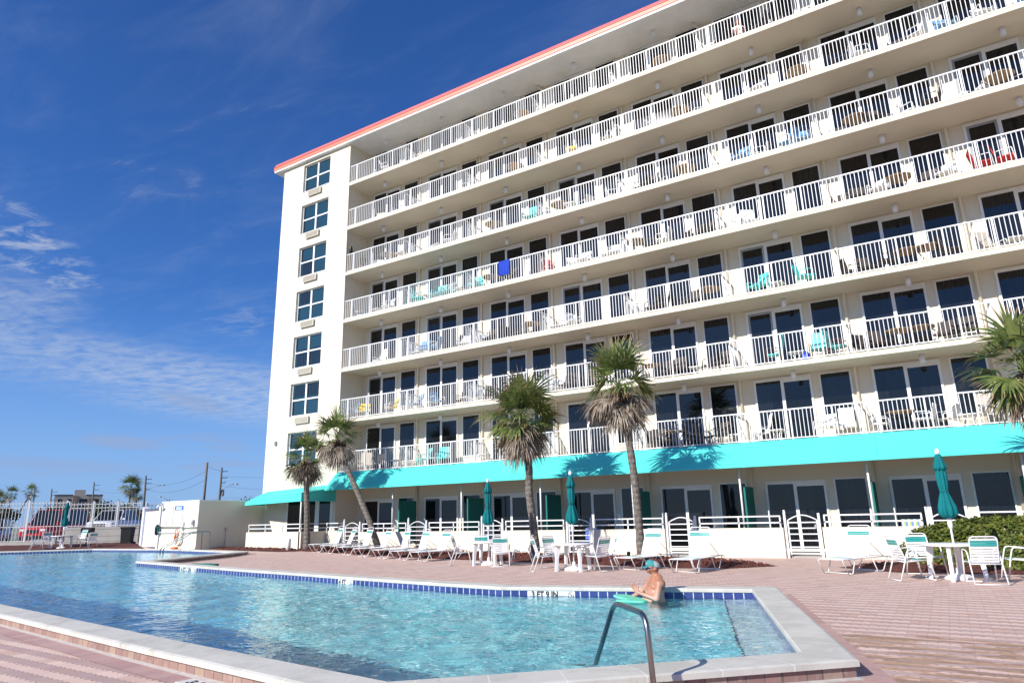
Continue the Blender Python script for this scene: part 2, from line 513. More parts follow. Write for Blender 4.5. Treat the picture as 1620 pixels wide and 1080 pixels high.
def leafmat(name, a, b_, sc=9.0, trans=.25):
    m, nt, b = newmat(name)
    xyz, p = objpos(nt)
    n = nz(nt, p, sc, 3, .7)
    c = mix(nt, n.ramp(.35, .66), a, b_)
    nt.links.new(c.k, b.inputs['Base Color']); b.inputs['Roughness'].default_value = .5
    b.inputs['Specular IOR Level'].default_value = .35
    tl = nt.nodes.new('ShaderNodeBsdfTranslucent'); nt.links.new(c.k, tl.inputs[0])
    mx = nt.nodes.new('ShaderNodeMixShader'); mx.inputs[0].default_value = trans
    out = nt.nodes['Material Output']
    nt.links.new(b.outputs[0], mx.inputs[1]); nt.links.new(tl.outputs[0], mx.inputs[2]); nt.links.new(mx.outputs[0], out.inputs[0])
    return m
FROND = leafmat('palm_leaf_green', (.085, .13, .03), (.21, .25, .075), 3.0)
FRONDT = leafmat('palm_leaf_tip_tan', (.30, .20, .10), (.40, .29, .16), 5.0)
DEADF = leafmat('palm_leaf_dead', (.20, .15, .105), (.40, .34, .27), 4.0, .15)
HEDGE = leafmat('hedge_leaf', (.10, .13, .018), (.20, .21, .035), 3.0)
HEDGE2 = leafmat('hedge_leaf_dark', (.035, .065, .012), (.08, .12, .025), 3.0)
TWIG = mat('bare_twig', (.22, .18, .15), .9, .2, 9)
FARLEAF = leafmat('far_leaf', (.035, .055, .02), (.07, .09, .035), 2.0, .1)
# ------------------------------------------------------------------ hotel building
NB = 9                                     # bays 4 m wide, centred on x = 0, 4, 8 ...
XL, XR, XE = -7.65, 34.0, 39.6
YF, YW, YB = -.8, .8, 15.0
def SOF(r): return 22.55 - 2.7 * r          # underside of the slab above balcony row r (0 = top row)
def FLR(r): return SOF(r + 1) + .16
hotel = empty('hotel_building', (0, 0, 0), 0, 'cream eight-storey hotel with long white railed balconies and coral roof edge', 'building')
ZT = 22.5
b = MB()
# back wall of the balconies and the storeys behind it
b.box((-2.0, YW, -.3), (XR, YB, ZT))
# end tower, its front opened for seven windows and the ground floor doors
wx0, wx1 = -5.88, -3.62
b.box((XL, YF + .22, -.3), (-2.0, YB, ZT))          # body behind the window reveals
b.box((XL, YF, -.3), (wx0, YF + .22, ZT)); 
b.box((wx1, YF, 3.0), (-2.0, YF + .22, ZT))
b.box((wx1, YF, -.3), (-2.0, YF + .22, 3.0))
edges = [ZT]
for r in range(7):
    top = SOF(r) - .2 if r else 22.30
    bot = SOF(r) - 2.02
    b.box((wx0, YF, top), (wx1, YF + .22, edges[-1])); edges.append(bot)
b.box((wx0, YF, -.3), (wx1, YF + .22, edges[-1]))
# faint stucco expansion lines
for r in range(7):
    b.box((XL - .004, YF - .006, FLR(r) - .10), (-2.0, YF, FLR(r) - .085))
b.box((XR, YF, -.3), (XE, YB, ZT))
b.build('wall', STUCCO, hotel)
# roof
b = MB()
b.box((XL - .7, -1.02, 22.5), (XE + .6, YB + .6, 22.62), 0)
b.box((XL - .72, -1.05, 22.62), (XE + .62, YB + .62, 22.82), 1)
b.box((XL - .74, -1.08, 22.82), (XE + .64, YB + .64, 22.84), 2)
b.prism([(-1.06, 22.84), (-.92, 23.10), (YB + .5, 23.10), (YB + .6, 22.84)], XL - .72, XE + .62, 'x', 2)
b.build('roof', [TRIM, CORAL, CORAL2], hotel)
# slabs
for r in range(1, 8):
    b = MB(); z = SOF(r)
    b.box((-2.0, YF, z), (XR, YW, z + .16), 0)
    b.box((-2.0, YF - .012, z + .135), (XR, YF, z + .165), 0)
    b.build('balcony_slab', STUCCO, hotel)
# sliding doors (mesh shared), windows, railings, lights, pipes
def slider(z0, z1, screen):
    f = MB(); y = YW
    x0, x1, xm = -1.56, .48, -.54
    f.box((x0, y - .05, z0), (x0 + .075, y, z1)); f.box((x1 - .075, y - .05, z0), (x1, y, z1))
    f.box((x0 + .075, y - .05, z1 - .11), (x1 - .075, y, z1)); f.box((x0 + .075, y - .05, z0), (x1 - .075, y, z0 + .09))
    f.box((xm - .055, y - .06, z0 + .09), (xm + .055, y, z1 - .11))
    f.box((xm + .057, y - .03, z1 - .20), (x1 - .077, y, z1 - .112))
    g1 = MB(); g1.box((x0 + .077, y - .018, z0 + .092), (xm - .057, y - .004, z1 - .112))
    g2 = MB(); g2.box((xm + .057, y - .022, z0 + .092), (x1 - .077, y - .008, z1 - .202))
    s = MB()
    if screen:
        s.box((x0 + .08, y - .044, z0 + .095), (x0 + .15, y - .024, z1 - .115)); s.box((xm - .13, y - .044, z0 + .095), (xm - .06, y - .024, z1 - .115))
        s.box((x0 + .15, y - .044, z1 - .20), (xm - .13, y - .024, z1 - .115))
    return f, g1, g2, (s if screen else None)
def window(z0, z1, x0=.74, x1=1.78):
    f = MB(); y = YW
    f.box((x0, y - .04, z0), (x0 + .05, y, z1)); f.box((x1 - .05, y - .04, z0), (x1, y, z1))
    f.box((x0 + .05, y - .04, z1 - .05), (x1 - .05, y, z1)); f.box((x0 + .05, y - .055, z0), (x1 - .05, y, z0 + .05))
    g = MB(); g.box((x0 + .052, y - .02, z0 + .052), (x1 - .052, y - .006, z1 - .052))
    return f, g
fm = [[mb.mesh(n, m_) if mb else None for mb, n, m_ in zip(slider(0, 2.44, sc), ('sliding_door', 'pane', 'pane', 'screen_frame'), (TRIM, GLASS, GLASS, GREYFR))] for sc in (0, 1)]
wm = [mb.mesh(n, m_) for mb, n, m_ in zip(window(0, 1.98), ('window', 'pane'), (TRIM, GLASS))]
def place_me(me, name, x, z, parent, y=0):
    o = bpy.data.objects.new(name, me); COL.objects.link(o); o.parent = parent; o.location = (x, y, z); return o
ac = MB(); ac.box((.80, YW - .06, .04), (1.72, YW, .40), 0)
for i in range(7): ac.box((.86, YW - .075, .08 + i * .043), (1.66, YW - .06, .103 + i * .043), 0)
acm = ac.mesh('air_conditioner_grille', BEIGE)
screens = {(1, 1), (2, 1), (3, 1), (4, 1), (3, 0), (4, 0), (2, 2), (2, 3), (4, 3), (5, 0), (4, 5), (5, 5), (3, 7), (2, 7)}
for r in range(7):
    for k in range(NB):
        sc = 1 if ((r, k) in screens) else 0
        o = place_me(fm[sc][0], 'sliding_door', 4 * k, FLR(r) + .03, hotel)
        place_me(fm[sc][1], 'pane', 0, 0, o); place_me(fm[sc][2], 'pane', 0, 0, o)
        if sc: place_me(fm[sc][3], 'screen_frame', 0, 0, o)
        o = place_me(wm[0], 'window', 4 * k, FLR(r) + .48, hotel); place_me(wm[1], 'pane', 0, 0, o)
        if r < 7 and (r * 5 + k * 3) % 4 != 1: place_me(acm, 'air_conditioner', 4 * k, FLR(r), hotel)
# ground floor doors and windows
gm = [mb.mesh(n, m_) if mb else None for mb, n, m_ in zip(slider(0, 2.42, 0), ('patio_door', 'pane', 'pane'), (TRIM, GLASS, GLASS))]
gw = [mb.mesh(n, m_) for mb, n, m_ in zip(window(0, 1.98), ('patio_window', 'pane'), (TRIM, GLASS))]
for k in range(NB):
    o = place_me(gm[0], 'patio_door', 4 * k, .09, hotel); place_me(gm[1], 'pane', 0, 0, o); place_me(gm[2], 'pane', 0, 0, o)
    o = place_me(gw[0], 'patio_window', 4 * k, .56, hotel); place_me(gw[1], 'pane', 0, 0, o)
# railings with posts, per bay
def rail_mesh(x0, x1, h=1.08, posts=(), dx=.127, first=True):
    m_ = MB(); y = YF + .09
    m_.box((x0, y - .025, h - .045), (x1, y + .025, h)); m_.box((x0, y - .018, .055), (x1, y + .018, .09))
    for p_ in posts: m_.box((p_ - .026, y - .026, 0), (p_ + .026, y + .026, h - .045))
    n = int(round((x1 - x0) / dx))
    for i in range(n):
        x = x0 + (i + .5) * (x1 - x0) / n
        if any(abs(x - p_) < .055 for p_ in posts): continue
        m_.box((x - .0105, y - .010, .09), (x + .0105, y + .010, h - .045))
    return m_
rm = rail_mesh(-2, 2, posts=(-1.48, -.15, 1.18)).mesh('railing', RAIL)
dv = MB()
dv.box((-.025, YF + .12, 1.0), (.025, YW, 1.05)); dv.box((-.018, YF + .12, .06), (.018, YW, .09))
for i in range(11): dv.box((-.012, YF + .2 + i * .125, .09), (.012, YF + .224 + i * .125, 1.0))
dm = dv.mesh('balcony_divider', RAIL)
lt = MB(); lt.lathe([(.055, -.31), (.085, -.31), (.085, -.02), (.075, -.02), (.075, 0)], (0, 0, 0), 14, 0)
lt.lathe([(.02, -.33), (.055, -.312)], (0, 0, 0), 10, 0)
lm = lt.mesh('ceiling_light', LIGHTG)
for r in range(7):
    for k in range(NB):
        place_me(rm, 'railing', 4 * k, FLR(r), hotel)
        if k < NB: place_me(dm, 'balcony_divider', 4 * k + 2, FLR(r), hotel)
        place_me(lm, 'ceiling_light', 4 * k, SOF(r) if r else 22.5, hotel)
for k in range(NB):
    b = MB(); x = 4 * k + 1.93
    b.tube([(x, YW - .06, .1), (x, YW - .06, 22.2)] if k % 2 == 1 or k == 0 else [(x, YW - .06, .1), (x, YW - .06, 22.12), (x - .1, YW - .12, 22.3), (x - .25, YW - .3, 22.36), (x - .25, YW - .3, 22.5)], .055, 10)
    b.build('drain_pipe', BEIGE if k == 99 else STUCCO, hotel)
# end tower windows
f = MB()
y = YF + .16
def towerwin(z0, z1):
    f = MB(); x0, x1, xm, zm = wx0, wx1, (wx0 + wx1) / 2, (z0 + z1) / 2
    f.box((x0, y - .04, z0), (x0 + .07, y + .06, z1)); f.box((x1 - .07, y - .04, z0), (x1, y + .06, z1))
    f.box((x0 + .07, y - .04, z1 - .06), (x1 - .07, y + .06, z1)); f.box((x0 + .07, y - .05, z0), (x1 - .07, y + .06, z0 + .07))
    f.box((xm - .06, y - .045, z0 + .07), (xm + .06, y + .06, z1 - .06))
    for a, c in ((x0 + .07, xm - .06), (xm + .06, x1 - .07)): f.box((a, y - .035, zm - .04), (c, y + .06, zm + .04))
    P = []
    for a, c in ((x0 + .07, xm - .06), (xm + .06, x1 - .07)):
        for e, g in ((z0 + .07, zm - .04), (zm + .04, z1 - .06)):
            q = MB(); q.box((a + .002, y + .01, e + .002), (c - .002, y + .025, g - .002)); P.append(q)
    return f, P
for r in range(7):
    top = SOF(r) - .2 if r else 22.30
    f, P = towerwin(SOF(r) - 2.02, top)
    o = f.build('tower_window', TRIM, hotel)
    for q in P: q.build('pane', GLASSB, o)
    s = MB(); s.box((wx0 - .04, YF - .03, SOF(r) - 2.06), (wx1 + .04, YF + .1, SOF(r) - 2.02)); s.build('sill', TRIM, o)
    a = MB(); za = SOF(r) - 2.44
    a.box((-5.30, YF - .10, za), (-4.25, YF, za + .33)); a.box((-5.33, YF - .115, za - .02), (-4.22, YF - .1, za + .35))
    for i in range(9): a.box((-5.25 + 0, YF - .13, za + .03 + i * .032), (-4.30, YF - .115, za + .046 + i * .032))
    a.build('air_conditioner', BEIGE, hotel)
# ground floor doors of the tower, under the small awning
b = MB()
b.box((-5.6, YF - .03, .2), (-5.48, YF, 2.5)); b.box((-3.42, YF - .03, .2), (-3.12, YF, 2.5)); b.box((-2.33, YF - .03, .2), (-2.2, YF, 2.5)); b.box((-5.6, YF - .03, 2.5), (-2.2, YF, 2.6))
d = b.build('tower_door', TRIM, hotel)
for a, c in ((-5.48, -4.5), (-4.4, -3.42), (-3.12, -2.33)):
    q = MB(); q.box((a + .002, YF - .016, .25), (c - .002, YF - .004, 2.498)); q.build('pane', GLASS, d)
b = MB(); b.box((-6.85, YF - .10, 5.55), (-6.72, YF, 5.78), 0); b.box((-6.83, YF - .12, 5.58), (-6.74, YF - .10, 5.75), 0)
b.build('wall_light', GREYFR, hotel)
b = MB(); b.cyl((-6.93, YF - .005, 3.2), (-6.93, YF - .005, 5.5), .008, 6); b.build('conduit', STUCCO, hotel)
# long awning under the first balcony row
b = MB()
za, zb = 3.83, 2.93
T = .03
b.prism([(YF, za), (-1.6, zb + .06), (-1.6, zb), (-1.6 + T, zb), (-1.6 + T, zb + .05), (YF, za - T)], -2.0, XR, 'x', 0)
b.prism([(YF - .0, za - .031), (-1.57, zb + .05), (-1.57, zb), (YF, zb)], -2.0, -1.975, 'x', 0)
b.build('awning', AWN, hotel)
for x in (6.0, 14.0, 22.35, 30.0):
    m_ = MB(); m_.prism([(YF, za + .004), (-1.604, zb + .062), (-1.604, zb), (-1.601, zb), (-1.601, zb + .06), (YF, za + .001)], x, x + .012, 'x', 0)
    m_.build('awning_seam', TEAL, hotel)
# awning posts and teal side screens between the patios
for k in range(NB - 1):
    x = 4 * k + 2
    q = MB(); q.box((x - .03, -.58, .35), (x + .03, YW - .14, 2.33)); q.build('patio_screen', AWN2, hotel)
    q = MB(); q.tube([(x - .02, -1.0, .9), (x - .02, -1.0, 3.2)], .035, 8); q.build('awning_post', TRIM, hotel)
    q = MB(); q.tube([(x, YW - .1, .1), (x, YW - .1, 3.6)], .05, 8); q.build('awning_post', STUCCO, hotel)
# small hipped awning over the tower door
b = MB()
A = [(-7.35, -2.1, 2.36), (-1.97, -3.0, 2.42), (-1.97, -3.0, 2.80), (-7.3, -2.1, 2.52)]
b.quad(A)
top = [(-7.3, -2.1, 2.52), (-1.97, -3.0, 2.80), (-2.75, YF - .01, 3.24), (-7.25, YF - .01, 3.08)]
b.quad(top); b.quad([(-7.35, -2.1, 2.36), (-7.3, -2.1, 2.52), (-7.25, YF - .01, 3.08), (-7.3, YF - .01, 2.36)])
sidep = [(-1.97, -3.0, 2.42), (-1.97, YF - .01, 2.42), (-1.97, YF - .01, 3.10), (-1.97, -3.0, 2.80)]
b.quad(sidep, 0)
b.quad([(-1.97, -3.0, 2.80), (-1.97, YF - .01, 3.10), (-2.75, YF - .01, 3.24)])
sa = b.build('awning', AWN, hotel)
md = sa.modifiers.new('s', 'SOLIDIFY'); md.thickness = .012
b = MB(); b.tube([(-2.05, -2.93, 1.0), (-2.05, -2.93, 2.5)], .035, 8); b.build('awning_post', TRIM, hotel)
# ------------------------------------------------------------------ pool and ground
from mathutils.geometry import delaunay_2d_cdt
POOL = [(22.57, -18.04), (20.85, -12.62), (18.6, -13.2), (16.35, -13.78), (15.0, -13.62), (13.3, -13.35), (11.6, -13.08), (8.4, -12.5), (3.7, -11.8), (-1.03, -11.17),
        (-3.02, -5.58), (-10.04, -4.94), (-15.6, -5.35), (-19.0, -8.5), (-24.0, -13.4), (-13.0, -17.2), (9.26, -19.44), (16.3, -20.36), (19.75, -20.76)]
def offset(poly, d):
    out = []; n = len(poly)
    for i in range(n):
        a, b, c = Vector(poly[i - 1]), Vector(poly[i]), Vector(poly[(i + 1) % n])
        e1, e2 = (b - a).normalized(), (c - b).normalized()
        n1, n2 = Vector((e1.y, -e1.x)), Vector((e2.y, -e2.x))
        m_ = (n1 + n2) / (1 + n1.dot(n2)); out.append(tuple(b + m_ * d))
    return out
def area(p): return sum(p[i - 1][0] * p[i][1] - p[i][0] * p[i - 1][1] for i in range(len(p))) / 2
SG = 1 if area(POOL) > 0 else -1
def off(d): return offset(POOL, d * SG)
def sweep(name, prof, mats, kind='structure', zfun=lambda x, y: gpool(x), parent=None, close=False, sub=1.2):
    """sweep a (distance outward, height) profile around the pool; uv = (metres along, profile length)"""
    b = MB(); L = [off(d) for d, z in prof]; n = len(POOL)
    s = 0.0
    for i in range(n):
        j = (i + 1) % n
        base = Vector(POOL[j]) - Vector(POOL[i]); ln = base.length; k = max(1, int(ln / sub))
        for q in range(k):
            t0, t1 = q / k, (q + 1) / k; v = 0.0
            for a in range(len(prof) - 1):
                P = []
                for (aa, t) in ((a, t0), (a, t1), (a + 1, t1), (a + 1, t0)):
                    p0, p1 = L[aa][i], L[aa][j]
                    x = p0[0] + (p1[0] - p0[0]) * t; y = p0[1] + (p1[1] - p0[1]) * t
                    P.append((x, y, zfun(x, y) + prof[aa][1]))
                dv = math.hypot(prof[a + 1][0] - prof[a][0], prof[a + 1][1] - prof[a][1])
                mi = prof[a][2] if len(prof[a]) > 2 else 0
                b.quad(P, mi, [(s + ln * t0, v), (s + ln * t1, v), (s + ln * t1, v - dv), (s + ln * t0, v - dv)])
                v -= dv
        s += ln
    o = b.build(name, mats)
    return tag(o, kind=kind)
run = sweep
run('pool_coping', [(.03, .11), (-.02, .11), (-.02, .158), (-.008, .17), (.40, .17), (.435, .158), (.435, .11), (.40, .11)], STONE)
run('pool_curb', [(.40, .112), (.40, -.25)], CURB)
run('pool_wall', [(0, .112), (0, -1.75)], TILE)
run('concrete_footing', [(.398, .018), (.475, .004), (.475, -.2)], mat('mortar', (.50, .46, .42), .9, .12, 12, bmp=.4, bscale=60), zfun=lambda x, y: gz(x, y), sub=.5)
run('soldier_course', [(.46, .008), (.70, .008)], SOLDIER, zfun=lambda x, y: gz(x, y), sub=.5)
def cdt(outer, holes, step=None, box=None, keep=lambda x, y: True):
    vs = []; es = []
    for lp in [outer] + holes:
        o = len(vs); n = len(lp)
        pts = []
        for i in range(n):
            a, b = Vector(lp[i]), Vector(lp[(i + 1) % n]); k = 1
            if step and box: k = max(1, int((b - a).length / (step * 1.0))) if (b - a).length < 80 else 1
            for q in range(k): pts.append(a + (b - a) * q / k)
        n = len(pts); vs += pts; es += [(o + i, o + (i + 1) % n) for i in range(n)]
    if step:
        x = box[0]
        while x < box[2]:
            y = box[1]
            while y < box[3]:
                if keep(x, y): vs.append(Vector((x + rnd.uniform(-.05, .05), y + rnd.uniform(-.05, .05))))
                y += step
            x += step
    r = delaunay_2d_cdt(vs, es, [], 1, 1e-5)
    V, F = r[0], r[2]
    def inside(p, poly):
        c = False; n = len(poly)
        for i in range(n):
            a, b = poly[i - 1], poly[i]
            if (a[1] > p.y) != (b[1] > p.y) and p.x < (b[0] - a[0]) * (p.y - a[1]) / (b[1] - a[1]) + a[0]: c = not c
        return c
    out = []
    for f in F:
        c = (V[f[0]] + V[f[1]] + V[f[2]]) / 3
        if inside(c, outer) and not any(inside(c, h) for h in holes): out.append(list(f))
    return V, out
def sheet(name, V, F, zf, mats, kind='structure', recalc=True):
    b = MB(); b.v = [(p.x, p.y, zf(p.x, p.y)) for p in V]
    for f in F: b.face(f)
    o = b.build(name, mats, recalc=False)
    bm = bmesh.new(); bm.from_mesh(o.data)
    for f in bm.faces:
        if f.normal.z < 0: f.normal_flip()
    for v in [v for v in bm.verts if not v.link_faces]: bm.verts.remove(v)
    bm.to_mesh(o.data); bm.free()
    return tag(o, kind=kind)
DECK = [(-16, -30), (44, -30), (44, .9), (-2.0, .9), (-2.0, -.7), (-7.6, -.7), (-8.0, -3.0), (-8.0, -14), (-16, -16)]
hole = off(.42)
DECK = [(46, -31), (46, .9), (-1.9, .9), (-1.9, -.7), (-7.7, -.7), (-7.7, -3.2), (-40, 6), (-44, -31)]
V, F = cdt(DECK, [hole], .8, (-32, -30, 45, .8))
def dd(x, y): return (x - 23.95) * -.5277 + (y + 25.4) * .8494
sheet('pool_deck', V, F, gz, PAVE)
GR = [(-6000, -6000), (6000, -6000), (6000, 6000), (-6000, 6000)]
V, F = cdt(GR, [off(.5)], 3.0, (-60, -60, 60, 40))
sheet('ground', V, F, lambda x, y: (gz(x, y) - .12) if (abs(x) < 70 and y > -60 and y < 60) else .1 if y > -60 else -3.0, EARTH)
b = MB(); b.quad([(-6000, -6000, -2.2), (6000, -6000, -2.2), (6000, -75, -2.2), (-6000, -75, -2.2)]); tag(b.build('sea', SEA), kind='structure')
b = MB(); b.quad([(-400, -76, -2.3), (400, -76, -2.3), (400, -34, -.06), (-400, -34, -.06)]); tag(b.build('beach', SANDY), kind='structure')
# pool shell: floor and shallow ledge
V, F = cdt(POOL, [])
sheet('pool_floor', V, F, lambda x, y: gpool(x) - lerp(x, [(-5, 1.7), (5, 1.5), (15, 1.12), (22, .95)]), PLASTER)
a0, a1 = Vector(POOL[0]), Vector(POOL[1]); dn = Vector((a1.y - a0.y, -(a1.x - a0.x))).normalized()
if (a0 + dn * .3).x > a0.x: dn = -dn
b = MB(); b.prism([tuple(a0 + Vector((-.0, 0))), tuple(a1), tuple(a1 + dn * .52), tuple(a0 + dn * .52)], -1.3, -.17, 'z')
tag(b.build('pool_ledge', LEDGE), kind='structure')
b = MB(); q0, q1 = a0 + dn * .525, a1 + dn * .525; b.prism([tuple(q0), tuple(q1), tuple(q1 - dn * .03), tuple(q0 - dn * .03)], -.26, -.166, 'z'); tag(b.build('ledge_edge_tile', mat('dark_edge_tile', (.02, .04, .14), .3, .05)), kind='structure')
V, F = cdt(POOL, [], .09, (-20, -21, 23, -4))
def wavez(x, y):
    h = 0
    for f, a, q in WAVES: h += a * noise.noise(Vector((x * f, y * f, q)))
    return gpool(x) + .016 + h
WAVES = ((.9, .008, 0), (2.6, .012, 7), (5.6, .0115, 13))
o = sheet('pool_water', V, F, wavez, WATER)
for p_ in o.data.polygons: p_.use_smooth = True
o.cycles.is_caustics_caster = True
for q in bpy.data.objects:
    if q.name in ('pool_floor', 'pool_wall', 'pool_ledge', 'ledge_edge_tile'): q.cycles.is_caustics_receiver = True
# mulch beds
def bed(name, poly, h, step=.22, kind='stuff', chips=0, zb=None):
    xs = [p[0] for p in poly]; ys = [p[1] for p in poly]
    V, F = cdt(poly, [], step, (min(xs), min(ys), max(xs), max(ys)))
    def dist(x, y):
        d = 9
        for i in range(len(poly)):
            a, c = Vector(poly[i - 1]), Vector(poly[i]); e = c - a; t = clamp((Vector((x, y)) - a).dot(e) / e.length_squared)
            d = min(d, ((a + e * t) - Vector((x, y))).length)
        return d
    def zf(x, y):
        q = dist(x, y)
        return gz(x, y) + .012 + (h * sstep(0, .5, q) + noise.noise(Vector((x * 4, y * 4, 0))) * .03 + noise.noise(Vector((x * 13, y * 13, 3))) * .025) * sstep(0, .12, q)
    o = sheet(name, V, F, zf, MULCH, kind)
    if chips:
        b = MB(); n = 0
        while n < chips:
            x, y = rnd.uniform(min(xs), max(xs)), rnd.uniform(min(ys), max(ys))
            q = dist(x, y); c = False
            for i in range(len(poly)):
                a, e = poly[i - 1], poly[i]
                if (a[1] > y) != (e[1] > y) and x < (e[0] - a[0]) * (y - a[1]) / (e[1] - a[1]) + a[0]: c = not c
            if not c: continue
            n += 1
            M = Matrix.Translation((x, y, zf(x, y) + .01)) @ Matrix.Rotation(rnd.uniform(0, 6), 4, 'Z') @ Matrix.Rotation(rnd.uniform(-.9, .9), 4, 'X') @ Matrix.Rotation(rnd.uniform(-.7, .7), 4, 'Y')
            b.cbox((0, 0, 0), (rnd.uniform(.04, .10), rnd.uniform(.02, .05), .015), 0, M)
        tag(b.build('mulch_chips', CHIP), kind='stuff')
    return o
tag(bed('mulch', [(-1.85, -3.6), (2.0, -3.75), (7.9, -4.75), (12.9, -5.3), (17.1, -6.45), (18.7, -6.2), (19.75, -5.0), (17.5, -3.2), (12.8, -2.2), (3, -1.75), (-1.8, -1.6)], .10, chips=3800), 'dark red wood mulch under the palms by the low patio wall', 'mulch')
tag(bed('mulch', [(-7.5, -3.1), (-7.5, -3.9), (-4.8, -4.1), (-1.9, -4.15), (-1.0, -3.6), (-1.9, -3.1)], .08, chips=400), 'strip of red mulch below the patio wall beside the white bollard', 'mulch')
tag(bed('mulch', [(21.3, -5.2), (22.7, -6.35), (25.2, -6.25), (31, -6.2), (38, -6.2), (38, -2.2), (24, -2.3), (22.2, -4.0)], .10, chips=1500), 'dark red wood mulch around the clipped hedge', 'mulch')
tag(bed('mulch', [(-10.7, -4.35), (-15.7, -4.75), (-19.4, -8.2), (-25, -13.0), (-30, -9), (-23.4, -3.4), (-19.9, -.8), (-16.2, -2.4), (-13.5, -3.2), (-10.7, -4.0)], .05, .4), 'dark mulch bed between the far pool edge and the white fence', 'mulch')
# parking lot, road strip, lawn behind the fence
def patch(name, pts, z, m_):
    b = MB(); b.quad([(x, y, z) for x, y in pts]); return tag(b.build(name, m_), kind='structure')
patch('parking_lot', [(-24.3, -3.6), (-32, -12), (-90, 10), (-60, 70), (-8.4, 20), (-8.4, 3), (-19.2, .6)], .36, ASPH)
patch('lawn', [(-33, -9), (-40, -6), (-60, 8), (-36, 2)], .37, GRASS)
# depth markers
BLK = mat('black_lettering', (.02, .02, .02), .6, .05)
def text(body, size, M, m_, parent=None, name='lettering', ext=.0012, align='CENTER', bold=0):
    c = bpy.data.curves.new(name, 'FONT'); c.body = body; c.size = size; c.align_x = align; c.align_y = 'CENTER'; c.extrude = ext; c.offset = bold
    c.materials.append(m_); t_ = bpy.data.objects.new('tmp', c); me = bpy.data.meshes.new_from_object(t_); bpy.data.objects.remove(t_); me.name = name
    o = bpy.data.objects.new(name, me); COL.objects.link(o)
    if parent: o.parent = parent
    o.matrix_local = M; return o
def wallframe(i, s, z):
    """frame on pool wall edge i at fraction s: x along the wall (seen from the water), y up, z into the water"""
    a, c = Vector(POOL[i]), Vector(POOL[i + 1]); p = a + (c - a) * s
    X = (a - c).normalized(); Zn = Vector((X.y, -X.x, 0)); 
    q = Matrix(((X.x, 0, Zn.x, p.x), (X.y, 0, Zn.y, p.y), (0, 1, 0, z + gpool(p.x)), (0, 0, 0, 1)))
    return q
def nodive(b, r=.052, x=0, mi=1):
    b.tube([(x + r * math.cos(t * PI / 10), r * math.sin(t * PI / 10), .005) for t in range(20)], .0045, 4, mi, closed=True)
    b.tube([(x - r * .7, r * .7, .006), (x + r * .7, -r * .7, .006)], .0045, 4, mi)
    b.tube([(x - r * .5, .01, .005), (x - .005, .015, .005), (x + r * .5, -.015, .005)], .005, 4, mi)
for i, s, wd, tx, tw, lab in ((8, .165 + .0, 1.12, '4 FT 6 IN', .86, 'white depth marker by the raised pool corner, reading 4 FT 6 IN'), (6, .075, .62, '4 FT', .36, 'small white depth marker in the tile band, reading only 4 FT'), (2, .57, .92, '3 FT 9 IN', .66, 'white depth marker beside the swimmer, reading 3 FT 9 IN')):
    M = wallframe(i, s, .035)
    e = empty('depth_marker', (0, 0, 0), 0, lab, 'depth marker', 'depth markers around the pool'); e.matrix_world = M
    b = MB(); b.box((-wd / 2, -.075, -.01), (wd / 2, .072, .004), 0)
    b.build('tile_plate', mat('glazed_white_tile', (.80, .80, .78), .2, .03), e)
    text(tx, .15, Matrix.Translation((-(wd - tw) / 2 + .0, 0, .005)) @ Matrix.Diagonal((tw / (len(tx) * .082), .95, 1, 1)), BLK, e, bold=.007)
    b = MB(); nodive(b, .05, wd / 2 - .08, 0); b.build('no_diving_symbol', BLK, e)
e = empty('depth_marker', (0, 0, 0), 0, 'white tile in the near paving reading 3 FT', 'depth marker', 'depth markers around the pool')
ang = math.atan2(-.95, 7.1)
e.location = (17.68, -21.10, .012); e.rotation_euler.z = ang
b = MB(); b.box((-.30, -.09, -.01), (.34, .09, .004)); b.build('tile_plate', mat('glazed_white_tile2', (.70, .69, .66), .4, .08), e)
text('3 FT', .15, Matrix.Translation((-.02, 0, .005)) @ Matrix.Diagonal((1.25, 1, 1, 1)), BLK, e, bold=.005)
# foreground grab rail
W0 = Vector((20.66, -18.65)); nd = Vector((.69, -.72)).normalized()
def onrail(t, z): p = W0 + nd * t; return (p.x, p.y, z)
def rounded(pts, r=.09, n=5):
    P = [Vector(p) for p in pts]; out = [P[0]]
    for i in range(1, len(P) - 1):
        a = (P[i - 1] - P[i]).normalized(); c = (P[i + 1] - P[i]).normalized(); rr = min(r, (P[i - 1] - P[i]).length * .45, (P[i + 1] - P[i]).length * .45)
        s0, s1 = P[i] + a * rr, P[i] + c * rr
        for k in range(n + 1):
            t = k / n; out.append(s0 * (1 - t) ** 2 + P[i] * 2 * t * (1 - t) + s1 * t * t)
    out.append(P[-1]); return out
g = empty('pool_grab_rail', (0, 0, 0), 0, 'bare steel grab rail arching from the near paving into the pool', 'grab rail')
b = MB(); b.tube(rounded([onrail(-.32, -.45), onrail(.0, .0), onrail(.68, .675), onrail(1.44, .665), onrail(1.53, .0)], .13, 8), .0245, 14); b.build('tube', STEEL, g)
b = MB(); b.lathe([(.06, 0), (.06, .012), (.035, .03), (.026, .03)], onrail(1.53, .005), 16); b.build('base_flange', STEEL, g)
b = MB(); p = onrail(-.05, -.1); b.cbox((p[0] - .12, p[1] - .1, -.03), (.14, .05, .05)); b.build('wall_bracket', STEEL, g)
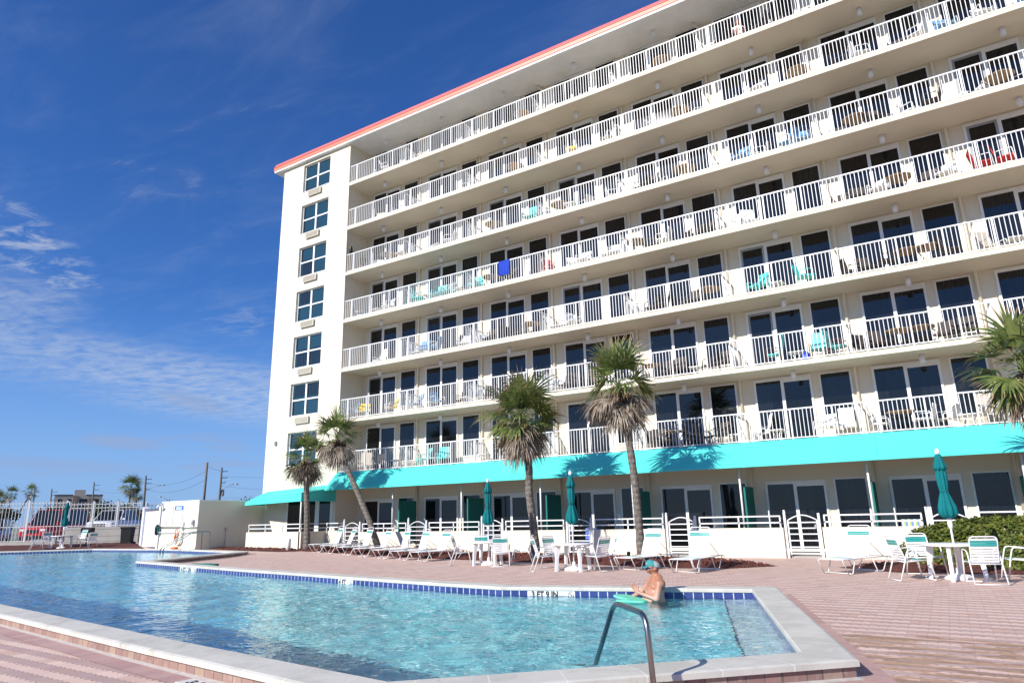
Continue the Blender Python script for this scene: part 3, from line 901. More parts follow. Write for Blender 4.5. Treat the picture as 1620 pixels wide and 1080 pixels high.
# ------------------------------------------------------------------ low patio walls, rails and gates
def lowwall(x0, x1, y, label, ret=None):
    z0 = min(gz(x0, y), gz(x1, y)) - .25; zt = .945 + (.08 if x1 < 0 else 0)
    e = empty('patio_wall', (x0, y, 0), 0, label, 'wall', 'low walls in front of the patios')
    L = x1 - x0
    b = MB(); b.box((0, -.09, z0), (L, .09, zt)); b.build('wall', STUCCO, e)
    b = MB()
    h0, h1 = zt + .06, 1.31 + (.06 if x1 < 0 else 0)
    for z in (h0 - .02, h0 + .10, h1): b.box((.06, -.022, z - .022), (L - .06, .022, z + .022)) if z != h0 - .02 else None
    n = max(2, int(round(L / 1.2)) + 1)
    for i in range(n):
        x = .08 + (L - .16) * i / (n - 1); b.box((x - .022, -.022, zt), (x + .022, .022, h1 - .022))
    b.build('railing', RAIL, e)
    return e
for k in range(-1, NB - 1):
    if k == -1: continue
    x0, x1 = 4 * k + .52, 4 * (k + 1) - .66
    lowwall(x0, x1, -1.5, 'cream patio wall section with white rail between the %s and %s white gates' % (ORD(k), ORD(k + 1)))
lowwall(-1.86, -.66, -1.5, 'short cream patio wall section with white rail beside the first gate')
lowwall(-5.75, -1.86, -3.0, 'cream patio wall with white rail standing forward under the small awning')
e = empty('patio_wall', (-1.95, -3.09, 0), 0, 'short cream wall return joining the forward patio wall to the main run', 'wall', 'low walls in front of the patios')
b = MB(); b.box((0, .0, -.1), (.18, 1.68, 1.02)); b.build('wall', STUCCO, e)
b = MB(); b.box((.07, .1, 1.35), (.11, 1.6, 1.39)); b.box((.07, .1, 1.15), (.11, 1.6, 1.19)); b.build('railing', RAIL, e)
# gate prototype, opening 1.1 m
g = empty('patio_gate', (0, 0, 0), 0, 'gate', 'gate', 'white arched gates in the low patio wall')
b = MB(); b.box((.03, -.04, .0), (.10, .04, 1.44)); b.lathe([(.03, 1.44), (.045, 1.47), (.03, 1.5)], (.065, 0, 0), 8); b.build('post', RAIL, g)
b = MB(); b.box((1.06, -.035, .0), (1.13, .035, 1.38)); b.build('post', RAIL, g)
b = MB()
for x in (.15, 1.03): b.box((x - .022, -.02, .10), (x + .022, .02, 1.17))
for z in (.14, .34, .54, .74, .92, 1.10): b.box((.172, -.016, z - .018), (1.008, .016, z + .018))
b.tube([(.15 + .88 * t / 12, 0, 1.17 + .155 * math.sin(PI * t / 12)) for t in range(13)], .022, 8)
b.build('gate_frame', RAIL, g)
b = MB(); b.cbox((.98, -.03, .98), (.06, .05, .10)); b.build('latch', GREYFR, g)
P = Proto(g)
wh = ['behind the first loungers of the row', 'behind the middle of the lounger row', 'behind the round table closest to the lounger row', 'behind the second umbrella table, blue chair inside', 'behind the pair of white loungers', 'standing clear between the lounger pair and the single lounger', 'behind the clipped hedge', 'past the clipped hedge']
for k in range(0, NB - 1): P.place((4 * k - .655, -1.5, .0 if k > 2 else .04), 0, 'white arched metal gate %s' % wh[k], 'white arched gates in the low patio wall')
# patio floor
b = MB(); b.box((-1.9, -1.42, -.2), (XR, YW, .07)); tag(b.build('patio_floor', CONC), kind='structure')
b = MB(); b.box((-7.5, -2.95, -.2), (-1.9, YF, .22)); tag(b.build('patio_floor', CONC), kind='structure')
# ------------------------------------------------------------------ pump house with signs
BX0, BX1, BY = -10.65, -7.5, -4.62
h = empty('pump_house', (BX0, BY, 0), 0, 'cream flat-topped pump house wall with pool rules signs beside the far pool end', 'building')
b = MB(); b.box((0, 0, .0), (BX1 - BX0, 6.5, 2.58)); b.build('wall', STUCCO, h)
b = MB(); b.box((-.03, -.03, 2.58), (BX1 - BX0 + .03, 6.5, 2.64)); b.build('roof_edge', TRIM, h)
b = MB(); b.cyl((BX1 - BX0 + .03, 1.6, .3), (BX1 - BX0 + .03, 1.6, 1.15), .014, 6); b.cbox((BX1 - BX0 + .05, 1.6, 1.2), (.09, .12, .14)); b.build('electrical_box', BEIGE, h)
b = MB()
for y, z in ((3.1, .9), (3.6, .75)): b.cbox((BX1 - BX0 + .06, y, z), (.12, .28, .42)); b.cyl((BX1 - BX0 + .04, y, .2), (BX1 - BX0 + .04, y, z), .02, 6)
b.build('meter_box', BEIGE, h)
b = MB(); b.cbox((BX1 - BX0 - .32, -.04, 1.55), (.14, .09, .26)); b.lathe([(.05, 0), (.05, .06)], (BX1 - BX0 - .32, -.085, 1.52), 8); b.build('soap_dispenser', GREYFR, h)
cm_ = tag(MB().build('security_camera', TRIM), 'white security camera on the corner of the pump house', 'camera') if 0 else None
b = MB(); b.lathe([(.045, 0), (.055, .22), (.05, .26)], (0, 0, 0), 10, 0, Matrix.Translation((-10.7, -4.9, 2.36)) @ Matrix.Rotation(R(70), 4, 'Y')); b.cyl((-10.62, -4.9, 2.42), (-10.62, -4.6, 2.55), .03, 8)
tag(b.build('security_camera', TRIM), 'white security camera at the top corner of the pump house', 'camera')
PALE = mat('sign_white', (.74, .74, .72), .4, .02); SBLUE = mat('sign_blue', (.03, .16, .50), .4, .02); SGREY = mat('sign_grey_print', (.42, .44, .48), .5, .02); SLB = mat('sign_pale_blue_print', (.30, .48, .72), .5, .02)
def sign(x0, x1, z0, z1, label, blue):
    e = empty('pool_sign', ((x0 + x1) / 2, BY - .012, z0), 0, label, 'sign', 'pool rules signs on the pump house')
    w_, hh = x1 - x0, z1 - z0
    b = MB(); b.box((-w_ / 2, -.012, 0), (w_ / 2, .008, hh)); b.build('board', PALE, e)
    MF = lambda x, z: Matrix(((1, 0, 0, x), (0, 0, -1, -.0135), (0, 1, 0, z), (0, 0, 0, 1)))
    if blue:
        b = MB(); b.box((-w_ / 2 + .01, -.0165, hh - .22), (w_ / 2 - .01, -.0125, hh - .01)); b.build('header', SBLUE, e)
        b = MB(); b.box((-w_ / 2 + .13, -.019, hh - .18), (w_ / 2 - .13, -.0166, hh - .06)); b.build('header_plate', PALE, e)
        M = MF(0, hh - .12); M[1][3] = -.0195; text('NOTICE', .10, M, SBLUE, e)
        text('NO DIVING', .15, MF(0, .10), SLB, e)
    else:
        text('POOL RULES', .12, MF(0, hh - .08), SGREY, e)
    b = MB(); r_ = random.Random(3 + blue)
    z = hh - (.30 if blue else .22); zend = .22 if blue else .26
    while z > zend:
        x = -w_ / 2 + .05
        while x < w_ / 2 - .12:
            l = r_.uniform(.03, .09); b.box((x, -.0145, z - .006), (x + l, -.0125, z + .006)); x += l + .02
        z -= .042
    if not blue:
        b.box((-w_ / 2 + .05, -.0145, .06), (-w_ / 2 + .20, -.0125, .20)); 
        for i in range(4): b.box((-.05, -.0145, .07 + i * .035), (w_ / 2 - .06, -.0125, .082 + i * .035))
    b.build('fine_print', SLB if blue else SGREY, e)
sign(-10.28, -9.62, 1.43, 2.38, 'white rules sign with grey print on the pump house wall', 0)
sign(-9.50, -8.78, 1.43, 2.40, 'white and blue rules sign with blue header and NO DIVING at its foot', 1)
# rescue poles and lifebuoy
e = empty('rescue_pole', (-9, BY - .1, 1.34), 0, 'upper grey rescue pole held flat on the pump house brackets', 'pole', 'long poles hung on the pump house')
b = MB(); b.tube([(-1.55, 0, .02), (1.7, 0, -.02)], .022, 8); b.build('shaft', STEEL, e)
e = empty('skimmer_net', (-9, BY - .1, 1.10), 0, 'lower white pool skimmer pole with dark net at its end', 'pool net', 'long poles hung on the pump house')
b = MB(); b.tube([(-1.6, 0, 0), (1.7, 0, .0)], .02, 8); b.build('shaft', TRIM, e)
b = MB(); b.lathe([(.02, -.26), (.10, -.2), (.12, .1), (.08, .24), (.02, .28)], (-1.72, -.02, .12), 10, 0); b.build('net', BLACKP, e)
b = MB(); b.box((-1.66, -.06, -.05), (-1.58, .0, .32)); b.build('net_frame', AWN2, e)
e = empty('pole_bracket', (-8.62, BY - .03, 0), 0, 'white upright bracket holding the poles on the pump house', 'bracket')
b = MB(); b.box((-.03, -.05, .95), (.03, .03, 1.6)); b.build('upright', TRIM, e)
b = MB(); b.cbox((0, -.09, 1.30), (.10, .05, .04)); b.cbox((0, -.09, 1.06), (.10, .05, .04)); b.build('hook', TRIM, e)
ORG = mat('lifebuoy_orange', (.80, .14, .03), .5, .05)
e = empty('lifebuoy', (-8.88, BY - .09, .80), 0, 'white ring lifebuoy with orange bands and rope hanging on the pump house', 'lifebuoy')
b = MB(); b.tube([(.26 * math.cos(t * PI / 12), 0, .28 * math.sin(t * PI / 12)) for t in range(24)], .05, 8, closed=True); b.build('ring', TRIM, e)
for a in (1.2, 2.9, 4.4):
    b = MB(); b.tube([(.26 * math.cos(a + t * .12), 0, .28 * math.sin(a + t * .12)) for t in range(-2, 3)], .055, 8); b.build('band', ORG, e)
b = MB(); b.tube([(-.1 + .10 * math.cos(t), -.05, .33 + .11 * math.sin(t)) for t in [i * .5 for i in range(13)]], .018, 6); b.tube([(-.16, -.06, .3), (-.2, -.06, .0), (-.26, -.06, -.15)], .018, 6); b.build('rope', ORG, e)
b = MB(); b.lathe([(.05, 0), (.14, .02), (.19, .06), (.12, .11), (.04, .12)], (0, 0, 0), 12, wob=lambda j, a: 1 + .25 * math.sin(3 * a + j))
o = b.build('rope_coil', ORG); o.location = (-8.75, BY - .28, .29); tag(o, 'coil of orange rope lying on the ground under the lifebuoy', 'rope')
# far ladder rails
for i, (dx_, lb) in enumerate(((0, 'steel stair handrail descending into the far pool end, beside the lifebuoy'), (1, 'steel stair handrail descending into the far pool end, by the dark side wall'))):
    e = empty('stair_handrail', (0, 0, 0), 0, lb, 'handrail', 'paired handrails at the far pool steps')
    if not i: pts = [(-8.3, -5.9, -.5), (-8.3, -5.9, .42), (-7.35, -5.05, 1.12), (-6.85, -4.75, 1.12), (-6.85, -4.75, .2)]
    else: pts = [(-7.5, -6.25, -.5), (-7.5, -6.25, .42), (-6.55, -5.38, 1.12), (-6.0, -4.9, 1.12), (-6.0, -4.9, .2)]
    b = MB(); b.tube(rounded(pts, .12), .024, 8); b.build('tube', STEEL, e)
# bollard
b = MB(); b.lathe([(.10, 0), (.10, .52), (.085, .56), (.02, .57)], (0, 0, 0), 16); o = b.build('bollard', RESIN); o.location = (-1.80, -3.75, .18); tag(o, 'short round white bollard in the mulch by the forward wall', 'bollard')
b = MB(); b.lathe([(.02, -.45), (.055, -.43), (.055, .43), (.02, .45)], (0, 0, 0), 10, 0, Matrix.Rotation(R(90), 4, 'Y')); o = b.build('foam_float', AWN2); o.location = (1.7, -10.3, .10); o.rotation_euler.z = .15; o.scale = (1.35, 2.0, .9)
tag(o, 'turquoise foam float lying on the paving behind the raised pool corner', 'float')
# hotel ground floor: patio furniture seen over the wall
BCH = mat('blue_plastic', (.06, .14, .50), .5, .04)
e = empty('patio_chair', (12.15, -.95, .07), R(10), 'plain blue plastic chair back seen through the fourth patio gate', 'chair')
b = MB(); b.cbox((0, .05, .62), (.52, .04, .62), 0, Matrix.Rotation(-.12, 4, 'X')); b.build('backrest', BCH, e)
b = MB(); b.cbox((0, -.2, .42), (.52, .5, .04)); b.build('seat', BCH, e)
b = MB()
for sx in (-.23, .23):
    for sy in (-.42, .02): b.cyl((sx, sy, 0), (sx, sy, .42), .02, 6)
b.build('frame', TRIM, e)
m, nt_, bb = newmat('striped_cushion'); xyz, p_ = objpos(nt_)
s_ = (xyz[0] / .16).frac(); cc = mix(nt_, s_.lt(.4), (.62, .62, .60), (.16, .28, .50)); cc = mix(nt_, s_.gt(.75), cc, (.42, .52, .12)); nt_.links.new(cc.k, bb.inputs['Base Color']); bb.inputs['Roughness'].default_value = .9
STRIPE = m
e = empty('patio_chair', (22.9, -.55, .07), R(-8), 'white patio chair with blue and green striped cushion behind the wall', 'chair')
b = MB(); b.cbox((0, .18, .80), (.56, .10, .56), 0, Matrix.Rotation(-.1, 4, 'X')); b.build('back_cushion', STRIPE, e)
b = MB(); b.cbox((0, -.1, .46), (.56, .54, .10)); b.build('seat_cushion', STRIPE, e)
b = MB()
for sx in (-.3, .3):
    b.tube([(sx, -.35, 0), (sx, -.35, .62), (sx, .2, .66), (sx, .24, 0)], .018, 6)
b.build('frame', TRIM, e)
# garden spotlights
for (x, y, l) in ((15.35, -5.0, 'black garden spotlight at the foot of the tall middle palm'), (11.0, -4.7, 'small grey garden lamp in the mulch left of the stout palm'), (14.4, -5.6, 'small lamp in the mulch between the second table and the lounger pair')):
    e = empty('garden_spotlight', (x, y, gz(x, y) + .08), R(30), l, 'lamp', 'small lamps in the mulch')
    b = MB(); b.cyl((0, 0, -.1), (0, 0, .16), .012, 6); b.build('stake', BLACKP, e)
    b = MB(); b.lathe([(.03, -.06), (.05, -.04), (.06, .06), (.05, .07)], (0, 0, 0), 10, 0, Matrix.Translation((0, 0, .2)) @ Matrix.Rotation(R(50), 4, 'X')); b.build('lamp_head', BLACKP if x > 15 else GREYFR, e)
# ------------------------------------------------------------------ strap chairs, loungers, tables, umbrellas
def straps(b, P0, P1, side, n, w_, t=.006, mi=0, gap=.014):
    """row of flat straps from P0 to P1 (Vectors), each spanning +-side"""
    D_ = P1 - P0; L = D_.length; D_ = D_ / L; S = side.normalized(); N = D_.cross(S).normalized(); hw = side.length
    step = L / n
    for i in range(n):
        a = P0 + D_ * (i * step + gap / 2); c = P0 + D_ * ((i + 1) * step - gap / 2)
        sg = .012 * math.sin(PI * .5)
        for (x0, x1, s0, s1) in ((-1, -.5, 0, -.010), (-.5, .5, -.010, -.010), (.5, 1, -.010, 0)):
            P_ = []
            for (q, x, s_) in ((a, x0, s0), (a, x1, s1), (c, x1, s1), (c, x0, s0)): P_.append(q + S * hw * x + N * s_)
            b.quad([tuple(v + N * t) for v in P_], mi); b.quad([tuple(v) for v in P_[::-1]], mi)
            b.quad([tuple(P_[0]), tuple(P_[1]), tuple(P_[1] + N * t), tuple(P_[0] + N * t)], mi); b.quad([tuple(P_[2]), tuple(P_[3]), tuple(P_[3] + N * t), tuple(P_[2] + N * t)], mi)
def lounger(back=62, seed=0):
    """origin at the middle of the foot end on the ground, head towards +y, 1.95 m long"""
    g = empty('sun_lounger', (0, 0, 0), 0, 'x', 'sun lounger')
    W_, Hh, L = .31, .34, 1.95; piv = 1.10
    for s in (-1, 1):
        b = MB(); x = s * W_
        b.tube(rounded([(x, .14, .012), (x, -.06, Hh), (x, L, Hh), (x, L + .08, Hh - .04)], .06), .0135, 8); 
        b.build('side_rail', RAIL, g)
        b = MB(); b.tube(rounded([(x, .14, .013), (x, .30, .013), (x, .46, Hh - .012)], .04), .0125, 8); b.build('leg', RAIL, g)
        b = MB(); b.tube(rounded([(x, 1.18, Hh - .012), (x, 1.36, .013), (x, 1.60, .013), (x, 1.86, Hh - .012)], .04), .0125, 8); b.build('leg', RAIL, g)
    for y, z in ((-.055, Hh), (.30, .02), (1.36, .02), (1.60, .02), (L, Hh)):
        b = MB(); b.tube([(-W_, y, z), (W_, y, z)], .011, 6); b.build('cross_bar', RAIL, g)
    b = MB(); straps(b, Vector((0, -.03, Hh + .012)), Vector((0, piv - .02, Hh + .012)), Vector((W_, 0, 0)), 19, 0, gap=.010)
    b.build('seat_straps', STRAP, g)
    b = MB(); straps(b, Vector((0, .30, Hh + .019)), Vector((0, .37, Hh + .019)), Vector((W_ + .004, 0, 0)), 1, 0); b.build('accent_strap', TEAL, g)
    a = R(back); bl = .77
    tp = Vector((0, piv + bl * math.cos(a), Hh + bl * math.sin(a)))
    d_ = Vector((0, math.cos(a), math.sin(a)))
    b = MB(); p0 = Vector((0, piv, Hh + .01))
    wv = Vector((W_ - .02, 0, 0))
    b.tube(rounded([p0 - wv, p0 - wv + d_ * bl, p0 + wv + d_ * bl, p0 + wv], .09), .012, 8); b.build('back_frame', RAIL, g)
    b = MB(); q = wv
    straps(b, p0 + d_ * .02, p0 + d_ * (bl - .24), q, 11, 0, gap=.009); b.build('back_straps', STRAP, g); b = MB(); straps(b, p0 + d_ * (bl - .15), p0 + d_ * (bl - .09), q, 1, 0); b.build('head_strap', STRAP, g)
    b = MB(); straps(b, p0 + d_ * (bl - .24), p0 + d_ * (bl - .15), q + Vector((.004, 0, 0)), 2, 0, gap=.006); b.build('accent_strap', TEAL, g)
    for s in (-1, 1):
        b = MB(); b.tube([tuple(p0 + wv * s + d_ * .36), (s * (W_ - .01), piv + .62, Hh)], .009, 6); b.build('back_stay', GREYFR, g)
    return g
L1 = Proto(lounger(72)); L2 = Proto(lounger(67)); L3_ = Proto(lounger(75))
row = [(-.04, -3.95, L1, 0), (.99, -4.24, L2, -4), (2.45, -4.64, L1, 3), (3.76, -5.01, L2, 0), (5.17, -5.40, L3_, -3), (6.45, -5.76, L1, 2), (7.67, -6.10, L2, 5)]
hd = -math.atan2(.42, .9)
lab = ['end of the row closest to the leaning palm base and bollard', 'second along from the bollard end of the row', 'in front of the leaning palm, third from the bollard end', 'fourth and middle one of the row', 'fifth from the bollard end, in front of the second gate', 'sixth from the bollard end, next to last', 'closest of the row to the round umbrella table']
for i, (x, y, pr, j) in enumerate(row):
    pr.place((x, y, gz(x, y) + .004), hd + R(j), 'white strap lounger, ' + lab[i], 'sun loungers in a row along the mulch')
L2.place((16.35, -7.72, .004), -math.atan2(.30, .95), 'white strap lounger with teal band right behind the man in the pool', 'pair of loungers beside the tall palm')
L3_.place((18.05, -8.05, .004), -math.atan2(.12, 1), 'white strap lounger with lit back, the one of the pair on the open paving side', 'pair of loungers beside the tall palm')
L1.place((21.45, -7.36, .004), hd, 'single white strap lounger standing alone between the free gate and the hedge table')

def chair():
    """origin on the ground, sitter faces +y"""
    g = empty('strap_armchair', (0, 0, 0), 0, 'x', 'chair')
    for s in (-1, 1):
        x = s * .27
        b = MB(); b.tube(rounded([(x * 1.03, -.36, .013), (x, -.20, .44), (x, -.14, .62), (x, .20, .65), (x, .27, .42), (x * 1.03, .36, .013)], .07), .014, 8); b.build('leg_and_arm', RAIL, g)
    for y, z in ((-.36, .014), (.26, .40), (-.2, .38), (.36, .014)):
        b = MB(); b.tube([(-.274, y, z), (.274, y, z)], .012, 6); b.build('cross_bar', RAIL, g)
    p0, p1 = Vector((0, -.19, .38)), Vector((0, -.34, .90)); d_ = (p1 - p0).normalized(); w_ = Vector((.235, 0, 0))
    b = MB(); b.tube(rounded([(-.235, .24, .415), (-.235, -.17, .385), tuple(p1 - w_), tuple(p1 + w_), (.235, -.17, .385), (.235, .24, .415)], .08), .0125, 8); b.build('seat_and_back_frame', RAIL, g)
    b = MB(); straps(b, Vector((0, .10, .412)), Vector((0, -.17, .395)), w_, 5, 0); b.build('seat_straps', STRAP, g)
    b = MB(); straps(b, Vector((0, .24, .418)), Vector((0, .11, .414)), w_ + Vector((.003, 0, 0)), 2, 0); b.build('accent_strap', TEAL, g)
    b = MB(); L = (p1 - p0).length
    straps(b, p0 + d_ * .03, p0 + d_ * (L - .19), w_, 6, 0); b.build('back_straps', STRAP, g); b = MB(); straps(b, p0 + d_ * (L - .075), p0 + d_ * (L - .035), w_, 1, 0, gap=.004); b.build('head_strap', STRAP, g)
    b = MB(); straps(b, p0 + d_ * (L - .19), p0 + d_ * (L - .08), w_ + Vector((.003, 0, 0)), 2, 0, gap=.006); b.build('accent_strap', TEAL, g)
    return g
CH = Proto(chair())
def table(r=.58):
    g = empty('round_table', (0, 0, 0), 0, 'x', 'table')
    b = MB(); b.lathe([(.05, .68), (r - .05, .68), (r, .69), (r + .005, .715), (r - .01, .73), (.03, .732)], (0, 0, 0), 36); b.build('tabletop', RESIN, g)
    for i in range(4):
        a = PI / 4 + i * PI / 2; c, s = math.cos(a), math.sin(a); M = Matrix.Rotation(a, 4, 'Z')
        b = MB()
        b.prism([(r * .62, .68), (r * .86, .68), (r * .93, .0), (r * .80, .0), (r * .74, .35)], -.035, .035, 'y')
        o = b.build('leg', RESIN, g); o.rotation_euler.z = a
    return g
TB = Proto(table(.58)); 
def umbrella(H=2.72):
    g = empty('closed_umbrella', (0, 0, 0), 0, 'x', 'umbrella')
    b = MB(); b.lathe([(.25, 0), (.25, .05), (.18, .10), (.05, .13), (.04, .24), (.02, .24)], (0, 0, 0), 20, wob=lambda j, a: 1 + (.14 if j < 3 else 0) * math.cos(4 * a) * -1); b.build('base', RESIN, g)
    b = MB(); b.cyl((0, 0, .1), (0, 0, H - .1), .02, 10); b.lathe([(.024, 1.02), (.05, 1.1), (.04, 1.24), (.02, 1.26)], (0, 0, 0), 10); b.build('pole', RESIN, g)
    b = MB(); b.lathe([(.02, H - .14), (.045, H - .11), (.05, H - .06), (.03, H - .02), (.008, H)], (0, 0, 0), 10); b.build('finial', RESIN, g)
    r_ = random.Random(5)
    def wob(j, a): return 1 + .20 * math.sin(8 * a + j * .25) * (1 if j > 0 else .3) + .08 * math.sin(3 * a + j)
    b = MB(); z0 = 1.24
    prof_ = [(.03, 0), (.10, .015), (.165, .10), (.150, .25), (.105, .42), (.068, .55), (.075, .60), (.092, .72), (.095, .9), (.085, 1.06), (.08, 1.14), (.03, 1.16)]
    b.lathe([(q, z0 + z) for q, z in prof_], (.01, 0, 0), 40, wob=wob); b.build('canopy', UMB, g)
    b = MB(); b.lathe([(.125, z0 + 1.02), (.115, z0 + 1.10), (.085, z0 + 1.22), (.06, z0 + 1.33), (.02, z0 + 1.36)], (0, 0, 0), 40, wob=lambda j, a: 1 + (.16 if j < 2 else .06) * math.sin(8 * a)); b.build('vent_flap', UMB, g)
    b = MB(); b.tube([(.08 * math.cos(t), .08 * math.sin(t), z0 + .56 + .01 * math.sin(t * 2)) for t in [i * PI / 8 for i in range(16)]], .012, 6, closed=True); b.tube([(-.08, -.02, z0 + .56), (-.15, -.04, z0 + .60)], .008, 5); b.build('tie', UMB, g)
    return g
UM = Proto(umbrella())
def setting(c, chairs, tl, ul, grp, rz=0, r=1.0):
    x, y = c; z = gz(x, y) + .004
    TB.place((x, y, z), rz, tl, 'round white tables')
    UM.place((x + .02, y + .02, z), R(rnd.uniform(0, 360)), ul, 'closed teal umbrellas')
    for (ax, ay, face, l) in chairs:
        CH.place((ax, ay, gz(ax, ay) + .004), R(face), l, grp)
# face = turn from +Y, anticlockwise
setting((11.25, -6.75), [(10.45, -7.05, -65, 'white armchair with teal band beside the last row lounger, left of its table'), (10.55, -6.05, -140, 'white armchair behind the first umbrella table, facing the pool'), (11.95, -7.05, 30, 'white armchair seen from behind, pool side of the first umbrella table'), (12.2, -6.15, 115, 'white armchair set back towards the stout palm at the first table')],
        'round white table beside the lounger row, left of the stout palm', 'closed teal umbrella left of the stout palm trunk', 'armchairs at the table left of the stout palm', .3)
setting((14.95, -8.0), [(14.25, -8.35, -50, 'white armchair with teal band right of the stout palm, at its table'), (14.1, -7.45, -110, 'white armchair half hidden behind another just right of the stout palm'), (15.65, -7.95, 75, 'white armchair facing its table, back towards the pair of loungers'), (15.6, -7.2, 120, 'white armchair behind the second umbrella table, nearest the tall palm')],
        'round white table between the stout palm and the tall palm', 'closed teal umbrella between the stout palm and the tall palm', 'armchairs at the table between the two palms', .1)
setting((23.93, -7.95), [(23.1, -8.25, -62, 'white armchair in profile at the hedge table, facing away from the lone lounger'), (23.35, -7.05, -155, 'white armchair in front of the hedge, facing the pool'), (24.38, -8.62, 12, 'white armchair seen from behind at the hedge table'), (25.1, -7.55, 100, 'white armchair at the picture edge beside the hedge')],
        'round white table in front of the clipped hedge', 'tall closed teal umbrella in front of the clipped hedge', 'armchairs at the table by the hedge', .6)
setting((-19.85, -4.95), [(-20.25, -6.05, -30, 'white armchair by the far pool end, first in front of the white fence'), (-20.85, -5.15, -80, 'white armchair with teal band before the red vehicle'), (-20.0, -3.95, -170, 'white armchair behind the far table, before the low concrete wall'), (-18.3, -4.2, 100, 'white armchair beside the black grill at the far table')],
        'round white table at the far end of the pool by the fence', 'closed teal umbrella at the far end of the pool by the fence', 'armchairs at the far table', .2)
# ------------------------------------------------------------------ palms
def fan(b, base, d, up, size, spread=150, n=24, droop=.5, r_=rnd, mi=0, tip=None, wd=.045, pet=.5):
    """one fan leaf: petiole from base along d, then leaflets radiating and drooping"""
    d = d.normalized(); s = d.cross(up).normalized(); up = s.cross(d).normalized()
    p = Vector(base); steps = 4; dcur = d.copy()
    pts = [p.copy()]
    for i in range(steps):
        dcur = (dcur + Vector((0, 0, -droop * .16))).normalized(); p = p + dcur * (size * pet / steps); pts.append(p.copy())
    b.tube(pts, [.016, .013, .011, .009, .008], 4, mi, caps=False)
    s = dcur.cross(Vector((0, 0, 1)))
    s = s.normalized() if s.length > .05 else d.cross(up).normalized()
    s = (Matrix.Rotation(r_.uniform(-.75, .75), 3, dcur) @ s).normalized()
    N = s.cross(dcur).normalized()
    for i in range(n):
        a = R(-spread / 2 + spread * i / (n - 1) + r_.uniform(-5, 5))
        L = size * (.50 + .16 * math.cos(a)) * r_.uniform(.72, 1.15)
        q = dcur * math.cos(a) + s * math.sin(a) + N * (.10 + .16 * abs(math.sin(a)))
        q.normalize(); c = p.copy(); w_ = wd * size * r_.uniform(.8, 1.15)
        sd_ = q.cross(N); sd_ = sd_.normalized() if sd_.length > .05 else s
        segs = 4; prev = None; dr = droop * r_.uniform(.6, 1.5)
        tipd = r_.random() < .8 if tip is not None else False
        for k in range(segs + 1):
            t = k / segs; ww = w_ * (.45 + 1.1 * t if t < .45 else (1 - t) * 1.72 + .04) * .5
            cur = (c - sd_ * ww, c + sd_ * ww)
            if prev: b.quad([prev[0], prev[1], cur[1], cur[0]], tip if (tipd and k == segs) else mi)
            prev = cur
            q = (q + Vector((0, 0, -dr * (.12 + .42 * t)))).normalized(); c = c + q * (L / segs)
def palm(name, base, pts, rad, crown, label, rs, n_green=34, n_dead=20, size=1.0, lean=(0, 0), group='palms in front of the hotel', dens=22, tipm=2, top=.9, boots=True, gspan=100):
    r_ = random.Random(rs)
    g = empty(name, base, 0, label, 'palm tree', group)
    B = Vector(base); P = [Vector(p) - B for p in pts]
    # smooth the trunk line
    Q = []
    for i in range(len(P) - 1):
        for k in range(7):
            t = k / 7; a = P[max(i - 1, 0)]; c = P[i]; d = P[i + 1]; e = P[min(i + 2, len(P) - 1)]
            Q.append(.5 * ((2 * c) + (-a + d) * t + (2 * a - 5 * c + 4 * d - e) * t * t + (-a + 3 * c - 3 * d + e) * t ** 3))
    Q.append(P[-1]); n = len(Q)
    rr = []
    for i in range(n):
        t = i / (n - 1); rr.append(rad * (1.22 - .30 * min(1, t * 5) + (.05 * math.sin(i * 1.9)) - .12 * t))
    b = MB(); b.tube(Q, rr, 14); b.build('trunk', BARK, g)
    C = Vector(crown) - B; ax = (P[-1] - P[-2]).normalized()
    if boots:
        b = MB()
        for i in range(46):
            t = i / 46; a = i * 2.4; c = P[-1] + (C - P[-1]) * (t * 1.0) - ax * .25
            o = Vector((math.cos(a), math.sin(a), 0)); 
            b.tube([c + o * rad * .7, c + o * (rad + .07) + Vector((0, 0, .10)), c + o * (rad + .10 + .1 * t) + Vector((0, 0, .24))], [.05, .035, .012], 5)
        b.tube([P[-1] - ax * .2, C], [rad * .95, rad * .8], 10)
        b.build('trunk_boots', mat('palm_boots', (.13, .075, .045), .95, .35, 14, obj=True), g)
    b = MB()
    for i in range(n_green):
        t = (i + .5) / n_green; a = i * 2.39996 + r_.uniform(-.2, .2)
        el_ = R(88 - gspan * t ** .95) + r_.uniform(-.22, .22)
        d = Vector((math.cos(a) * math.cos(el_), math.sin(a) * math.cos(el_), math.sin(el_)))
        up = Vector((-math.cos(a) * math.sin(el_), -math.sin(a) * math.sin(el_), math.cos(el_)))
        fan(b, C + Vector((0, 0, .12 * (1 - t))), d, up, size * r_.uniform(.72, 1.12) * (.86 + .22 * math.sin(PI * min(1, t + .15))), 165, dens, .35 + .65 * t, r_, 0, 1)
    b.build('crown', [FROND, FRONDT], g, recalc=False)
    b = MB()
    for i in range(n_dead):
        a = i * 2.39996 + 1.1; el_ = R(12 - 80 * r_.random() ** .9)
        d = Vector((math.cos(a) * math.cos(el_), math.sin(a) * math.cos(el_), math.sin(el_)))
        up = Vector((-math.cos(a) * math.sin(el_), -math.sin(a) * math.sin(el_), math.cos(el_)))
        fan(b, C + Vector((0, 0, -.10)), d, up, size * r_.uniform(.62, 1.02), 120, max(10, dens - 6), 1.15, r_, 0, None, .036)
    if n_dead: b.build('dead_fronds', DEADF, g, recalc=False)
    return g
z = gz(11.9, -4.8)
